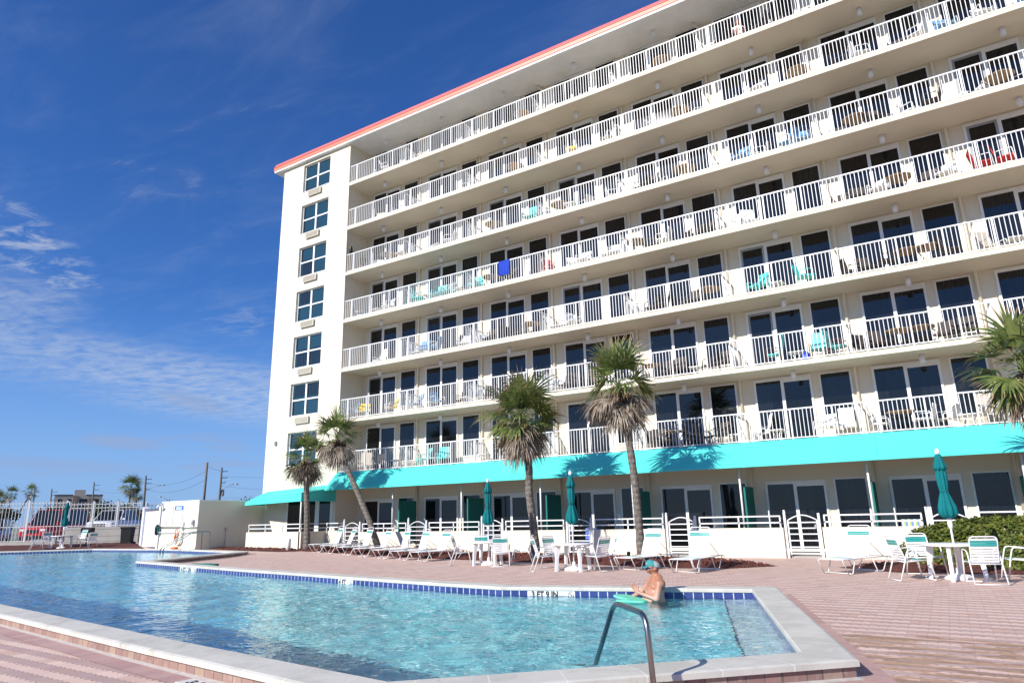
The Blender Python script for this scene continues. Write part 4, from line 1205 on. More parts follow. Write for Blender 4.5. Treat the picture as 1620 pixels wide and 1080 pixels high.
palm('palm_tree', (11.9, -4.8, z), [(11.9, -4.8, z), (11.84, -4.8, 1.1), (11.70, -4.8, 2.3), (11.72, -4.8, 3.1), (11.56, -4.8, 4.25)], .155, (11.48, -4.8, 4.72), 'stout sabal palm with wide crown between the first and second umbrella tables', 11, 56, 48, 1.60, dens=22)
z = gz(15.6, -4.6)
palm('palm_tree', (15.62, -4.6, z), [(15.62, -4.6, z), (15.60, -4.6, 1.2), (15.55, -4.6, 2.6), (15.42, -4.6, 4.0), (15.25, -4.6, 5.2)], .14, (15.22, -4.6, 5.55), 'tallest palm with a ragged brown skirt behind the pair of loungers', 12, 24, 74, 1.52, dens=22, gspan=80)
z = gz(-1.3, -3.3)
palm('palm_tree', (-1.2, -3.2, z), [(-1.2, -3.2, z), (-1.28, -3.2, 1.5), (-1.42, -3.2, 2.9), (-1.48, -3.2, 3.9)], .15, (-1.52, -3.2, 4.35), 'upright palm before the cream end tower, crossed by its leaning neighbour', 13, 26, 50, 1.30, dens=20, gspan=85)
palm('palm_tree', (3.3, -3.2, gz(3.3, -3.2)), [(3.3, -3.2, gz(3.3, -3.2)), (2.75, -3.2, 1.25), (1.75, -3.2, 2.9), (.9, -3.2, 4.2), (.62, -3.2, 4.75)], .14, (.45, -3.2, 5.10), 'palm with a strongly leaning trunk at the tower end of the awning', 14, 24, 50, 1.32, dens=20, gspan=85)
z = gz(25.9, -5)
palm('palm_tree', (26.5, -5.0, z), [(26.5, -5.0, z), (26.4, -5.0, 1.6), (26.15, -5.0, 3.0), (26.08, -5.0, 4.1)], .15, (26.05, -5.0, 4.62), 'palm at the picture edge hanging over the awning beside the hedge', 25, 34, 16, 1.48, dens=22, gspan=125)
# offscreen palm of the same row (its crown is a few steps away)
# ------------------------------------------------------------------ hedge
def hedge(name, c, rx, ry, h, n, label, seed, mats, leaf=.05, cat='hedge'):
    r_ = random.Random(seed)
    g = empty(name, c, 0, label, cat, 'clipped hedge and shrubs')
    b = MB()
    for i in range(26):
        a = r_.uniform(0, 2 * PI); q = r_.uniform(.1, .8); b.tube([(rx * .3 * q * math.cos(a), ry * .3 * q * math.sin(a), 0), (rx * .8 * q * math.cos(a), ry * .8 * q * math.sin(a), h * .8 * (1 - q * .3))], .012, 5)
    b.build('stems', TWIG, g)
    b = MB()
    for i in range(n):
        a = r_.uniform(0, 2 * PI); u_ = r_.random(); ph = math.acos(1 - u_ * 1.12) if 1 - u_ * 1.12 > -1 else PI
        rr = r_.uniform(.82, 1.0) ** .6 * (1 + .10 * noise.noise(Vector((math.cos(a) * 3, math.sin(a) * 3, ph * 3))))
        sx = math.sin(ph) ** .85 if ph < PI / 2 else 1.0
        p = Vector((rx * rr * sx * math.cos(a), ry * rr * sx * math.sin(a), max(.03, h * .08 + h * .92 * max(0, math.cos(ph)) ** .8 * rr * (1 + .08 * noise.noise(Vector((a * 2, ph * 5, 1)))))))
        if ph > PI / 2: p.z = r_.uniform(.03, h * .3)
        nn = Vector((p.x / rx ** 2, p.y / ry ** 2, (p.z) / h ** 2)).normalized() + Vector((r_.uniform(-.8, .8), r_.uniform(-.8, .8), r_.uniform(-.5, .8)))
        nn.normalize(); t = nn.cross(Vector((r_.uniform(-1, 1), r_.uniform(-1, 1), r_.uniform(-1, 1)))).normalized(); q = nn.cross(t)
        l = leaf * r_.uniform(.7, 1.3); w_ = l * .55
        b.quad([p - t * l, p + q * w_, p + t * l, p - q * w_], 0 if r_.random() < .72 else 1)
    b.build('foliage', mats, g, recalc=False)
    return g
hedge('clipped_hedge', (25.4, -4.1, gz(25.4, -4.1)), 2.75, 1.35, 1.22, 26000, 'rounded clipped green hedge behind the umbrella table by the wall', 3, [HEDGE, HEDGE2])
hedge('low_shrub', (25.6, -5.7, .05), .8, .4, .32, 2500, 'low bright green shrub at the foot of the hedge', 4, [HEDGE, HEDGE], .04, 'shrub')
# ------------------------------------------------------------------ balcony furniture
def bchair(kind, name, m_seat, m_frame, label_kind, hb=.88, sw_=.54, arms=True, slat=0, sling=True):
    g = empty(name, (0, 0, 0), 0, 'x', 'chair')
    hs_ = .40; w_ = sw_ / 2
    b = MB()
    for s in (-1, 1):
        x = s * w_
        if arms: b.tube(rounded([(x, -.27, .0), (x, -.24, .60), (x, .20, .62), (x, .26, .0)], .06), .017, 6)
        else: b.tube([(x, .22, 0), (x, .22, hs_)], .02, 6); b.tube([(x, -.24, 0), (x, -.2, hs_)], .02, 6)
    b.tube([(-w_, .23, .35), (w_, .23, .35)], .013, 6)
    b.build('frame', m_frame, g)
    b = MB()
    if slat:
        for i in range(5): b.cbox((0, -.2 + i * .10, hs_), (sw_ - .05, .08, .02))
    else: b.cbox((0, .0, hs_), (sw_ - .05, .48, .035))
    b.build('seat', m_seat, g)
    M = Matrix.Translation((0, -.24, hs_)) @ Matrix.Rotation(R(14), 4, 'X')
    b = MB()
    if slat:
        n = 6
        for i in range(n):
            x = -w_ + .05 + i * (sw_ - .1) / (n - 1); hh = hb - hs_ - .02 - .06 * abs(i - (n - 1) / 2) / n * 3
            b.box((x - .034, -.012, -.02), (x + .034, .012, hh), 0, M)
    else:
        b.box((-w_ + .02, -.012, .03), (w_ - .02, .012, hb - hs_), 0, M)
    b.build('backrest', m_seat, g)
    return Proto(g)
def btable(name, m_top, m_leg, r=.42, h=.70, sq=False):
    g = empty(name, (0, 0, 0), 0, 'x', 'table')
    b = MB()
    if sq: b.box((-r, -r, h - .03), (r, r, h))
    else: b.lathe([(r - .02, h - .035), (r, h - .02), (r, h - .005), (r - .01, h)], (0, 0, 0), 22)
    b.build('tabletop', m_top, g)
    b = MB()
    for i in range(4):
        a = PI / 4 + i * PI / 2; b.tube([(r * .75 * math.cos(a), r * .75 * math.sin(a), h - .03), (r * .35 * math.cos(a), r * .35 * math.sin(a), h * .5), (r * .8 * math.cos(a), r * .8 * math.sin(a), 0)], .018, 6)
    b.build('legs_frame', m_leg, g)
    return Proto(g)
PK = {
 'W': (bchair('W', 'resin_armchair', RESIN, RESIN, '', .86), 'white resin armchair', 'white resin armchairs on the balconies'),
 'w': (btable('side_table', RESIN, RESIN, .27, .46, True), 'small white square table', 'small white tables on the balconies'),
 'T': (btable('bistro_table', TANW, BRONZE, .45, .72), 'round tan-topped table', 'tan round tables on the balconies'),
 'D': (bchair('D', 'sling_armchair', BROWNM, BRONZE, '', .92), 'dark bronze sling chair', 'dark sling chairs on the balconies'),
 'G': (bchair('G', 'strap_armchair', STRAP, RAIL, '', .90, slat=1), 'white slatted metal chair', 'white slatted chairs on the balconies'),
 'Q': (bchair('Q', 'adirondack_chair', TURQ, TURQ, '', .95, .60), 'turquoise armchair', 'turquoise chairs on the balconies'),
 'Y': (bchair('Y', 'sling_armchair', YEL, RAIL, '', .85), 'yellow sling chair', 'yellow chairs on the balconies'),
 'B': (bchair('B', 'sling_armchair', BLU, RAIL, '', .92), 'blue sling chair', 'blue chairs on the balconies'),
 'R': (bchair('R', 'sling_armchair', REDF, RAIL, '', .92), 'red cloth covered chair', 'red chairs on the balconies'),
 'H': (bchair('H', 'high_back_chair', STRAP, RAIL, '', 1.12), 'tall-backed white chair', 'tall white chairs on the balconies'),
 'L': (bchair('L', 'high_back_chair', SAND, RAIL, '', 1.10, .62), 'tall-backed sand coloured chair', 'sand coloured chairs on the balconies'),
 'N': (bchair('N', 'bar_chair', TURQ, BROWNW, '', 1.10, .54), 'brown wooden chair with turquoise cushions', 'brown wooden chairs on the balconies'),
}
ITEMS = "00:W-1.62,w-0.66,W+0.38;02:w-1.62,T+1.12;03:W+0.59;04:T+0.35,G+1.07;05:D-1.62,D-0.92,D+0.50,D+1.00,D+1.62;06:D-1.62,D-1.00;10:L-0.65,G+1.11;11:G-1.62,G+1.62;12:T+0.60;13:Y-0.18,w+0.41,L+1.62;14:w-0.87,W-0.25,T+0.91,W+1.62;15:W-1.08,W-0.46,W+0.04,T+1.62;16:D-1.31,D-0.81,W-0.19,W+0.44,D+1.00,W+1.62;17:B-1.51,G-0.89,G-0.39,W+0.23,B+0.85;20:W-0.41,T+0.47,w+1.62;21:W-0.77,w-0.15,W+0.77;22:T-0.68,N+1.48;23:G-1.62,T-1.00,w-0.38,W+0.12,W+1.62;24:G-1.62,D-1.12,D-0.62,W-0.00,T+0.84;25:B-0.85,G-0.16,B+0.94,B+1.44;26:D-1.34,T-0.73,D-0.11,D+0.39,W+1.00,D+1.62;27:G-1.62,G-1.01,T-0.39,W+0.22,G+0.84,W+1.46;30:W-1.62,w-0.20,W+0.68;31:G-1.62,Q-1.12,w-0.50,Q+0.12,Q+0.67,W+1.40;32:Q-1.62,T-0.87,D+0.26,D+1.48;33:R-1.62,W-0.50,W+0.12,w+0.62,w+1.12,W+1.62;34:T-1.48,D-0.86,W-0.24,D+0.38,D+1.00,D+1.62;35:H-1.62,H-0.75;36:D-1.62,D-1.00,W-0.38,T+0.24,D+1.12,W+1.62;37:R-1.34,R-0.71;40:H-0.29;41:w-1.62,B-0.88,B-0.16,D+0.78,W+1.50;42:G-1.62,D-1.13,D-0.51,D+0.11,D+0.61,T+1.23;43:w-1.62,W-0.97,W-0.47;44:G-1.62,D-1.01,D-0.51,D+0.11,D+0.73,T+1.35;45:Q-0.78,w-0.16,Q+0.91;46:D-1.62,D-1.13,D-0.51,T+0.11,T+0.72,D+1.34;47:L-1.48,w-0.86;50:B-1.62,Y-0.72,Y+1.12,w+1.62;51:B-1.29,w-0.41,B+0.09,D+0.81,w+1.59;52:G-1.62,D-1.00,D-0.38,T+0.83,W+1.45;53:G-1.62,D-1.12,D-0.50,D+0.12,D+0.62;54:T-1.22,D-0.60,D-0.11,w+0.51,D+1.12,D+1.62;55:N-0.50,w+0.21,N+1.00,N+1.62;56:D-1.62,D-1.13,T-0.51,T+0.11,D+0.73,D+1.35;60:L-1.06,D+0.18,w+1.62;61:Q-0.75,w-0.13,Q+0.44;62:w-1.62,D-0.48,W+0.13,W+1.51;64:D-1.62,D-1.12,T-0.50,D+0.12,D+0.62,D+1.24;65:H-1.37,w-0.75,W+0.85,H+1.47;66:H-1.47,T-0.85,W-0.23,G+0.39,w+1.00,L+1.62"
rowname = ['top', 'second', 'third', 'fourth', 'fifth', 'sixth', 'lowest']
for cell in ITEMS.split(';'):
    key, lst = cell.split(':'); r, k = int(key[0]), int(key[1])
    n = 0; seen = {}
    L = lst.split(',')
    cnt = {}
    for t in L: cnt[t[0]] = cnt.get(t[0], 0) + 1
    for t in L:
        kd, xo = t[0], float(t[1:]); pr, nm, grp = PK[kd]; n += 1; seen[kd] = seen.get(kd, 0) + 1
        y = (-.30, .22, -.02)[n % 3] if kd not in 'T' else -.08
        if kd in 'QYBRN': y = -.32
        rz = {'T': rnd.uniform(0, 6), 'w': rnd.uniform(-.3, .3)}.get(kd, PI + rnd.uniform(-.7, .7))
        if kd not in 'Tw' and rnd.random() < .35: rz = rnd.uniform(-.5, .5) + (PI / 2 if rnd.random() < .5 else -PI / 2)
        lb = '%s, %s balcony row, bay %s from tower' % (nm, rowname[r], ['one', 'two', 'three', 'four', 'five', 'six', 'seven', 'eight'][k])
        if cnt[kd] > 1: lb += ', ' + ['tower-most', 'second', 'third', 'fourth', 'fifth', 'sixth'][seen[kd] - 1] + ' of %s' % ['', '', 'two', 'three', 'four', 'five', 'six'][cnt[kd]]
        pr.place((4 * k + xo, y, FLR(r) + .002), rz, lb, grp)
for kd, (pr, nm, grp) in PK.items():
    if not pr.used:
        for c, gs in pr.tree:
            bpy.data.objects.remove(c)
        bpy.data.objects.remove(pr.root)
# towels, plant, owl, people
def towel(x, r, w_, hh, m_, label, seed=1):
    b = MB(); z = FLR(r) + 1.085; y = YF + .09; n = 16
    for side, h2 in ((-1, hh), (1, hh * .6)):
        for i in range(n):
            a0, a1 = -w_ / 2 + w_ * i / n, -w_ / 2 + w_ * (i + 1) / n
            for q in range(6):
                P = []
                for (a, t) in ((a0, q / 6), (a1, q / 6), (a1, (q + 1) / 6), (a0, (q + 1) / 6)):
                    P.append((x + a * (1 - .12 * t), y + side * (.034 + .02 * t * (1 + math.sin(a * 40 + seed))), z - h2 * t))
                b.quad(P, 0, sm=True)
    for i in range(n):
        a0, a1 = -w_ / 2 + w_ * i / n, -w_ / 2 + w_ * (i + 1) / n
        b.quad([(x + a0, y - .034, z), (x + a1, y - .034, z), (x + a1, y + .034, z), (x + a0, y + .034, z)])
    return tag(b.build('beach_towel', m_), label, 'towel')
towel(9.18 - .9, 3, .62, .72, BLUET, 'royal blue towel hung over the railing of the fourth balcony row')
e = empty('potted_plant', (-1.15, -.35, FLR(2)), 0, 'leafy potted plant behind the railing beside the tower, third balcony row', 'plant')
b = MB(); b.lathe([(.12, 0), (.17, .28), (.18, .30), (.15, .30)], (0, 0, 0), 12); b.build('pot', BROWNW, e)
b = MB(); r_ = random.Random(4)
for i in range(60):
    a = r_.uniform(0, 6.3); q = r_.uniform(.1, .3); p = Vector((.02, 0, .3)); c = Vector((q * math.cos(a), q * math.sin(a), r_.uniform(.5, 1.0))); s_ = Vector((-math.sin(a), math.cos(a), 0)) * .035
    m2 = (p + c) / 2 + Vector((0, 0, .1)); b.quad([p, m2 + s_, c, m2 - s_])
b.build('leaves', HEDGE, e, recalc=False)
e = empty('owl_decoy', (-1.72, YF + .09, FLR(2) + 1.08), 0, 'dark owl decoy standing on the railing beside the tower', 'figurine')
b = MB(); b.lathe([(.05, 0), (.09, .06), (.10, .18), (.075, .27), (.08, .32), (.06, .39), (.02, .41)], (0, 0, 0), 12); b.cbox((-.05, 0, .41), (.025, .03, .05)); b.cbox((.05, 0, .41), (.025, .03, .05)); b.build('body', BLACKP, e)
b = MB(); b.cyl((-.03, -.08, .33), (-.03, -.09, .33), .02, 8); b.cyl((.03, -.08, .33), (.03, -.09, .33), .02, 8); b.build('eyes', YEL, e)
BAG = mat('blue_plastic_bag', (.01, .06, .50), .4, .1, 12)
b = MB(); b.lathe([(.08, 0), (.16, .06), (.17, .2), (.10, .34), (.03, .42)], (0, 0, 0), 12, wob=lambda j, a: 1 + .2 * math.sin(5 * a + j * 2)); o = b.build('shopping_bag', BAG); o.location = (20.55, -.25, FLR(5)); tag(o, 'blue plastic bag on the sixth balcony row among brown wooden chairs', 'bag')
# ------------------------------------------------------------------ the swimmer
def skinmat():
    m, nt, b = newmat('tanned_skin'); xyz, p = objpos(nt)
    n = nz(nt, p, 7, 4); c = mix(nt, n.ramp(.35, .7), (.40, .165, .095), (.50, .24, .155))
    lowf = xyz[2].ramp(.12, .34, 1, 0); c = mix(nt, lowf * .6, c, (.68, .43, .33))      # untanned belly
    nt.links.new(c.k, b.inputs['Base Color']); b.inputs['Roughness'].default_value = .42
    b.inputs['Subsurface Weight'].default_value = .12; b.inputs['Subsurface Scale'].default_value = .02; b.inputs['Subsurface Radius'].default_value = (1, .35, .2)
    return m
SKIN = skinmat()
def capsule(bm, a, c, r0, r1, n=12, sq=1.0):
    a, c = Vector(a), Vector(c); d = (c - a); L = d.length
    if L < 1e-6: d = Vector((0, 0, 1))
    d.normalize(); s = d.cross(Vector((0, 1, 0)) if abs(d.y) < .9 else Vector((1, 0, 0))).normalized(); t = d.cross(s)
    rings = []
    for k in range(5): an = PI / 2 * (1 - k / 5); rings.append((a - d * r0 * math.sin(an), r0 * math.cos(an)))
    rings.append((a, r0)); rings.append((c, r1))
    for k in range(1, 6): an = PI / 2 * k / 5; rings.append((c + d * r1 * math.sin(an), r1 * math.cos(an)))
    vs = [[bm.verts.new(p + (s * math.cos(2 * PI * i / n) + t * math.sin(2 * PI * i / n) * sq) * max(r, .0005)) for i in range(n)] for p, r in rings]
    for u_, v_ in zip(vs, vs[1:]):
        for i in range(n): bm.faces.new((u_[i], u_[(i + 1) % n], v_[(i + 1) % n], v_[i]))
    bm.faces.new(vs[0][::-1]); bm.faces.new(vs[-1])
def ell(bm, c, r, M=None):
    q = Matrix.Translation(c) @ (M or Matrix.Identity(4)) @ Matrix.Diagonal((r[0], r[1], r[2], 1))
    bmesh.ops.create_uvsphere(bm, u_segments=20, v_segments=14, radius=1, matrix=q)
def body_object(name, bm, mat_, parent, voxel=.008, smooth=6):
    me = bpy.data.meshes.new(name); bmesh.ops.recalc_face_normals(bm, faces=bm.faces); bm.to_mesh(me); bm.free()
    o = bpy.data.objects.new(name, me); COL.objects.link(o); o.parent = parent; me.materials.append(mat_)
    r_ = o.modifiers.new('r', 'REMESH'); r_.mode = 'VOXEL'; r_.voxel_size = voxel; r_.use_smooth_shade = True
    s_ = o.modifiers.new('s', 'SMOOTH'); s_.factor = .5; s_.iterations = smooth
    return o
# local frame: water surface at z = 0, the man faces -y; the empty turns him towards the left of the picture
MX, MY = 19.36, -13.40
man = empty('person', (MX, MY, -.055), R(-55), 'bare-chested man in teal cap and blue sunglasses standing waist-deep in the pool', 'person')
man.scale = (1.26, 1.22, .97)
bm = bmesh.new()
ell(bm, (0, .0, -.12), (.20, .15, .20)); ell(bm, (0, -.045, .06), (.195, .165, .17)); ell(bm, (0, -.02, .20), (.19, .135, .15)); ell(bm, (0, .02, .33), (.205, .115, .13))
ell(bm, (-.085, -.045, .31), (.10, .06, .08)); ell(bm, (.085, -.045, .31), (.10, .06, .08))
for s in (-1, 1):
    ell(bm, (s * .205, .015, .37), (.075, .08, .085)); capsule(bm, (s * .06, .04, .47), (s * .19, .02, .41), .055, .055)
    capsule(bm, (s * .10, 0, -.2), (s * .11, .02, -.62), .10, .07); capsule(bm, (s * .11, .02, -.62), (s * .11, .05, -.98), .065, .045)
capsule(bm, (0, .025, .42), (0, -.005, .53), .066, .060)
# head
hx = (0, -.02, .625)
ell(bm, hx, (.078, .098, .105)); ell(bm, (0, -.05, .575), (.058, .065, .055)); ell(bm, (0, -.045, .545), (.045, .05, .03))
capsule(bm, (0, -.112, .625), (0, -.132, .597), .010, .016); ell(bm, (-.014, -.118, .594), (.010, .012, .009)); ell(bm, (.014, -.118, .594), (.010, .012, .009))
capsule(bm, (-.02, -.109, .566), (.02, -.109, .566), .008, .008); capsule(bm, (-.016, -.106, .554), (.016, -.106, .554), .009, .009)
for s in (-1, 1): ell(bm, (s * .082, .0, .61), (.012, .025, .034)); ell(bm, (s * .045, -.092, .588), (.026, .02, .024))
# his right arm (-x): reaches down to the kickboard
capsule(bm, (-.215, .0, .36), (-.29, -.14, .17), .056, .046); capsule(bm, (-.29, -.14, .17), (-.22, -.37, .065), .044, .028)
def hand(bm, w_, d, n, side, curl=.25, sc=1.0):
    """w_ wrist, d pointing direction, n palm normal, side = +1 thumb on the d x n side"""
    w_, d, n = Vector(w_), Vector(d).normalized(), Vector(n).normalized(); s = d.cross(n).normalized() * side
    pc = w_ + d * .05 * sc
    for k, o in enumerate((-.030, -.010, .010, .030)):
        capsule(bm, w_ + d * .01 + s * o * .6 * sc, w_ + d * .085 * sc + s * o * sc, .016 * sc, .0125 * sc, 8)
        L = (.062, .078, .084, .074)[k] * sc; p = w_ + d * .09 * sc + s * o * sc * 1.15
        q1 = (d + s * o * 3).normalized(); cur = p
        for j, f in enumerate((.45, .3, .25)):
            q1 = (q1 + n * -curl * (.6 + .5 * j)).normalized(); nx = cur + q1 * L * f; capsule(bm, cur, nx, .0095 * sc - .0008 * j, .009 * sc - .001 * j, 8); cur = nx
    t0 = w_ + d * .025 * sc + s * .026 * sc; t1 = t0 + (d * .5 + s * .8 - n * .2).normalized() * .038 * sc; capsule(bm, t0, t1, .014 * sc, .011 * sc, 8); capsule(bm, t1, t1 + (d * .8 + s * .45).normalized() * .032 * sc, .011 * sc, .009 * sc, 8)
hand(bm, (-.215, -.385, .062), (.12, -1, -.18), (0, 0, 1), -1, .12)
# his left arm (+x): bent, forearm raised across the chest
capsule(bm, (.225, .0, .35), (.245, -.06, .12), .056, .048); capsule(bm, (.245, -.06, .12), (.075, -.27, .215), .046, .028)
hand(bm, (.065, -.285, .222), (-.45, -.35, .75), (.5, -.7, .1), 1, .22)
body_object('body', bm, SKIN, man, .0065, 7)
CAPM = mat('teal_cap_cloth', (.045, .27, .26), .8, .05, 20, obj=True); CAPG = mat('pale_cap_mesh', (.46, .50, .46), .8, .08, 60, obj=True)
b = MB(); n = 24
prof_ = [(1.0, 0), (1.0, .028), (.93, .060), (.72, .090), (.40, .106), (.08, .110)]
o0 = len(b.v)
for q, z in prof_:
    for k in range(n):
        a = 2 * PI * k / n; b.v.append((.087 * q * math.cos(a), -.016 + .106 * q * math.sin(a), .648 + z - .018 * math.sin(a)))
for j in range(len(prof_) - 1):
    for k in range(n):
        l = (k + 1) % n; b.face([j * n + k, j * n + l, (j + 1) * n + l, (j + 1) * n + k], 0 if n * .5 <= k < n else 1, True)
b.face([(len(prof_) - 1) * n + k for k in range(n)], 0)
b.build('cap', [CAPM, CAPG], man)
b = MB(); rows = []
for j in range(6):
    t = j / 5; rows.append([(x * (.078 - .016 * t * t), -.105 - .075 * t * (1 - .35 * x * x), .664 - .022 * t - .014 * x * x) for x in (-1, -.6, -.2, .2, .6, 1)])
for z_ in (0, -.006):
    for j in range(5):
        for k in range(5):
            P_ = [rows[j][k], rows[j][k + 1], rows[j + 1][k + 1], rows[j + 1][k]]; b.quad([(p[0], p[1], p[2] + z_) for p in P_], 0, sm=True)
b.build('cap_brim', CAPM, man, recalc=False)
b = MB(); b.cbox((.03, -.118, .70), (.03, .006, .016), 0, Matrix.Identity(4)); b.build('cap_emblem', RESIN, man)
LENS = mat('blue_mirror_lens', (.01, .07, .55), .08, .02, metal=.6)
b = MB()
for s in (-1, 1):
    q = [(s * .012, -.112, .630), (s * .030, -.110, .645), (s * .066, -.092, .642), (s * .074, -.078, .628), (s * .060, -.094, .606), (s * .028, -.110, .607)]
    b.quad(q); b.quad([(p[0], p[1] - .006, p[2]) for p in q]); 
    for i in range(6):
        a, c = q[i], q[(i + 1) % 6]; b.quad([a, c, (c[0], c[1] - .006, c[2]), (a[0], a[1] - .006, a[2])])
b.build('lens', LENS, man)
b = MB(); b.tube([(-.014, -.114, .634), (.014, -.114, .634)], .003, 5)
for s in (-1, 1): b.tube([(s * .074, -.08, .634), (s * .084, -.01, .630)], .003, 5)
b.build('sunglasses_frame', BLACKP, man)
b = MB(); b.lathe([(.012, -.002), (.019, 0), (.012, .004)], (0, 0, 0), 10, 0, Matrix.Translation((0, -.1135, .5605)) @ Matrix.Rotation(R(90), 4, 'X') @ Matrix.Diagonal((1, .55, 1, 1))); b.build('lips', mat('lip', (.28, .07, .06), .5, .02), man)
SHORT = mat('dark_swim_shorts', (.02, .05, .08), .8, .05)
bm = bmesh.new(); ell(bm, (0, .01, -.16), (.215, .165, .14))
for s in (-1, 1): capsule(bm, (s * .10, 0, -.2), (s * .12, .02, -.5), .118, .11)
body_object('swim_shorts', bm, SHORT, man, .014, 3)
# kickboards
FOAM = mat('mint_foam', (.16, .70, .46), .6, .04, 10, obj=True)
def kickboard(x, y, rz, tilt, label, l=.50, w_=.29):
    b = MB(); P_ = [(-l / 2, -w_ / 2), (l * .30, -w_ / 2)] + [(l * .30 + l * .2 * math.sin(PI * t / 8), -w_ / 2 * math.cos(PI * t / 8)) for t in range(1, 8)] + [(l * .30, w_ / 2), (-l / 2, w_ / 2)]
    b.prism(P_, -.018, .018, 'z'); o = b.build('kickboard', FOAM); o.location = (x, y, .05); o.rotation_euler = (R(tilt[0]), R(tilt[1]), rz)
    md = o.modifiers.new('b', 'BEVEL'); md.width = .008; md.segments = 2
    return tag(o, label, 'kickboard', 'green foam kickboards')
kickboard(18.93, -13.62, R(150), (3, -4), 'mint green kickboard floating under the swimmer\'s outstretched hand', .62, .34)
kickboard(19.16, -14.02, R(20), (-3, 2), 'mint green kickboard floating right in front of the swimmer\'s belly', .52, .30)
# ------------------------------------------------------------------ guest on the top balcony row
SHIRT = mat('white_shirt', (.78, .78, .78), .8, .04, 12)
HAIRM = mat('dark_hair', (.03, .018, .012), .6, .1)
g = empty('person', (20.0 - .35, -.15, FLR(0)), R(200) - PI, 'seated person in a white top behind the railing of the top balcony row', 'person')
bm = bmesh.new()
ell(bm, (0, .05, .50), (.18, .15, .14)); ell(bm, (0, .06, .70), (.17, .11, .20)); ell(bm, (0, .06, .88), (.18, .10, .12)); capsule(bm, (0, .06, .95), (0, .04, 1.06), .05, .05)
ell(bm, (0, .03, 1.14), (.075, .09, .11)); capsule(bm, (0, -.05, 1.13), (0, -.07, 1.11), .012, .014)
for s in (-1, 1):
    capsule(bm, (s * .18, .06, .90), (s * .25, -.02, .66), .05, .04); capsule(bm, (s * .25, -.02, .66), (s * .12, -.22, .62), .038, .028); hand(bm, (s * .11, -.24, .62), (-s * .2, -1, 0), (0, 0, 1), s, .3, .95)
    capsule(bm, (s * .10, .02, .48), (s * .12, -.42, .47), .09, .065); capsule(bm, (s * .12, -.42, .47), (s * .12, -.40, .08), .06, .04); capsule(bm, (s * .12, -.40, .05), (s * .13, -.58, .04), .045, .035)
    ell(bm, (s * .078, .03, 1.13), (.01, .02, .03))
body_object('body', bm, SKIN, g, .014, 3)
bm = bmesh.new(); ell(bm, (0, .05, .50), (.20, .165, .13)); ell(bm, (0, .06, .70), (.19, .13, .21)); ell(bm, (0, .06, .88), (.20, .115, .12))
for s in (-1, 1): capsule(bm, (s * .18, .06, .90), (s * .22, .01, .77), .065, .055)
body_object('shirt', bm, SHIRT, g, .014, 3)
bm = bmesh.new(); ell(bm, (0, .05, 1.17), (.085, .095, .10)); ell(bm, (0, .10, 1.05), (.07, .05, .10)); body_object('hair', bm, HAIRM, g, .012, 2)
# ------------------------------------------------------------------ white fence, gate, bin, grill
WOODP = mat('weathered_pole_wood', (.16, .135, .11), .95, .2, 6)
def fence_run(A, B_, zb, zt, label, low=None, sp_=.205, rails=None):
    A, B_ = Vector(A), Vector(B_); L = (B_ - A).length; ang = math.atan2((B_ - A).y, (B_ - A).x)
    g = empty('picket_fence', (A.x, A.y, 0), ang, label, 'fence', 'white metal picket fence round the pool')
    n = int(L / sp_); posts = [0, L / 3, 2 * L / 3, L] if L < 9 else [L * i / 5 for i in range(6)]
    b = MB()
    for z in rails or (zt - .10, zt - .35, zb + (zt - zb) * .38, zb + .08): b.box((0, -.02, z - .02), (L, .02, z + .02))
    for i in range(n):
        x = (i + .5) * L / n
        b.box((x - .012, -.042, zb), (x + .012, -.021, zt - .02)); b.prism([(x - .012, zt - .02), (x + .012, zt - .02), (x, zt + .035)], -.042, -.021, 'y')
    b.build('picket_panel', FENCEP, g)
    for x in posts[:-1]:
        b = MB(); b.box((x - .045, -.045, zb - .3), (x + .045, .045, zt + .02)); b.prism([(x - .06, zt + .02), (x + .06, zt + .02), (x, zt + .12)], -.05, .05, 'y'); b.build('post', FENCEP, g)
    if low:
        b = MB(); b.box((0, -.12, .0), (L, .12, low - .14)); b.box((0, -.14, low - .14), (L, .14, low)); 
        for z in (.55, .88): b.box((0, -.135, z), (L, -.12, z + .14))
        b.build('concrete_base', CONC, g)
    return g
fence_run((-33.5, -10.0), (-23.45, -3.18), .60, 3.08, 'tall white picket fence behind the far pool bed, red vehicle beyond')
fence_run((-23.4, -3.14), (-19.75, -.50), 1.46, 2.95, 'white picket fence standing on a low concrete wall behind the black bin', 1.45, rails=(2.85, 2.62, 1.52))
fence_run((-19.6, -.3), (-18.0, 9.5), .4, 2.80, 'white picket fence seen only by its tips behind the pump house')
b = MB(); b.box((-33.5, -10.2, .2), (-33.2, -10.0, .5)); 
b = MB()
A, B_ = Vector((-33.5, -9.85)), Vector((-23.6, -3.1)); 
e = empty('kerb_wall', (-33.6, -10.25, .30), math.atan2(6.82, 10.05), 'low grey kerb under the tall white picket fence', 'kerb')
b = MB(); b.box((0, -.1, 0), (12.0, .1, .34)); b.build('kerb_block', CONC, e)
g = empty('vinyl_gate', (-16.55, -2.15, .2), math.atan2(-.64, 2.88), 'closed white vinyl gate between the picket fence and the pump house', 'gate')
b = MB(); b.box((0, -.12, 0), (.30, .12, 2.22)); b.prism([(-.02, 2.22), (.32, 2.22), (.15, 2.34)], -.14, .14, 'y'); b.build('post', VINYL, g)
b = MB(); b.box((.32, -.03, .08), (.46, .03, 2.05)); b.box((2.6, -.03, .08), (2.74, .03, 2.05)); b.box((.46, -.03, 1.9), (2.6, .03, 2.05)); b.box((.46, -.03, .08), (2.6, .03, .26)); b.build('gate_frame', VINYL, g)
b = MB()
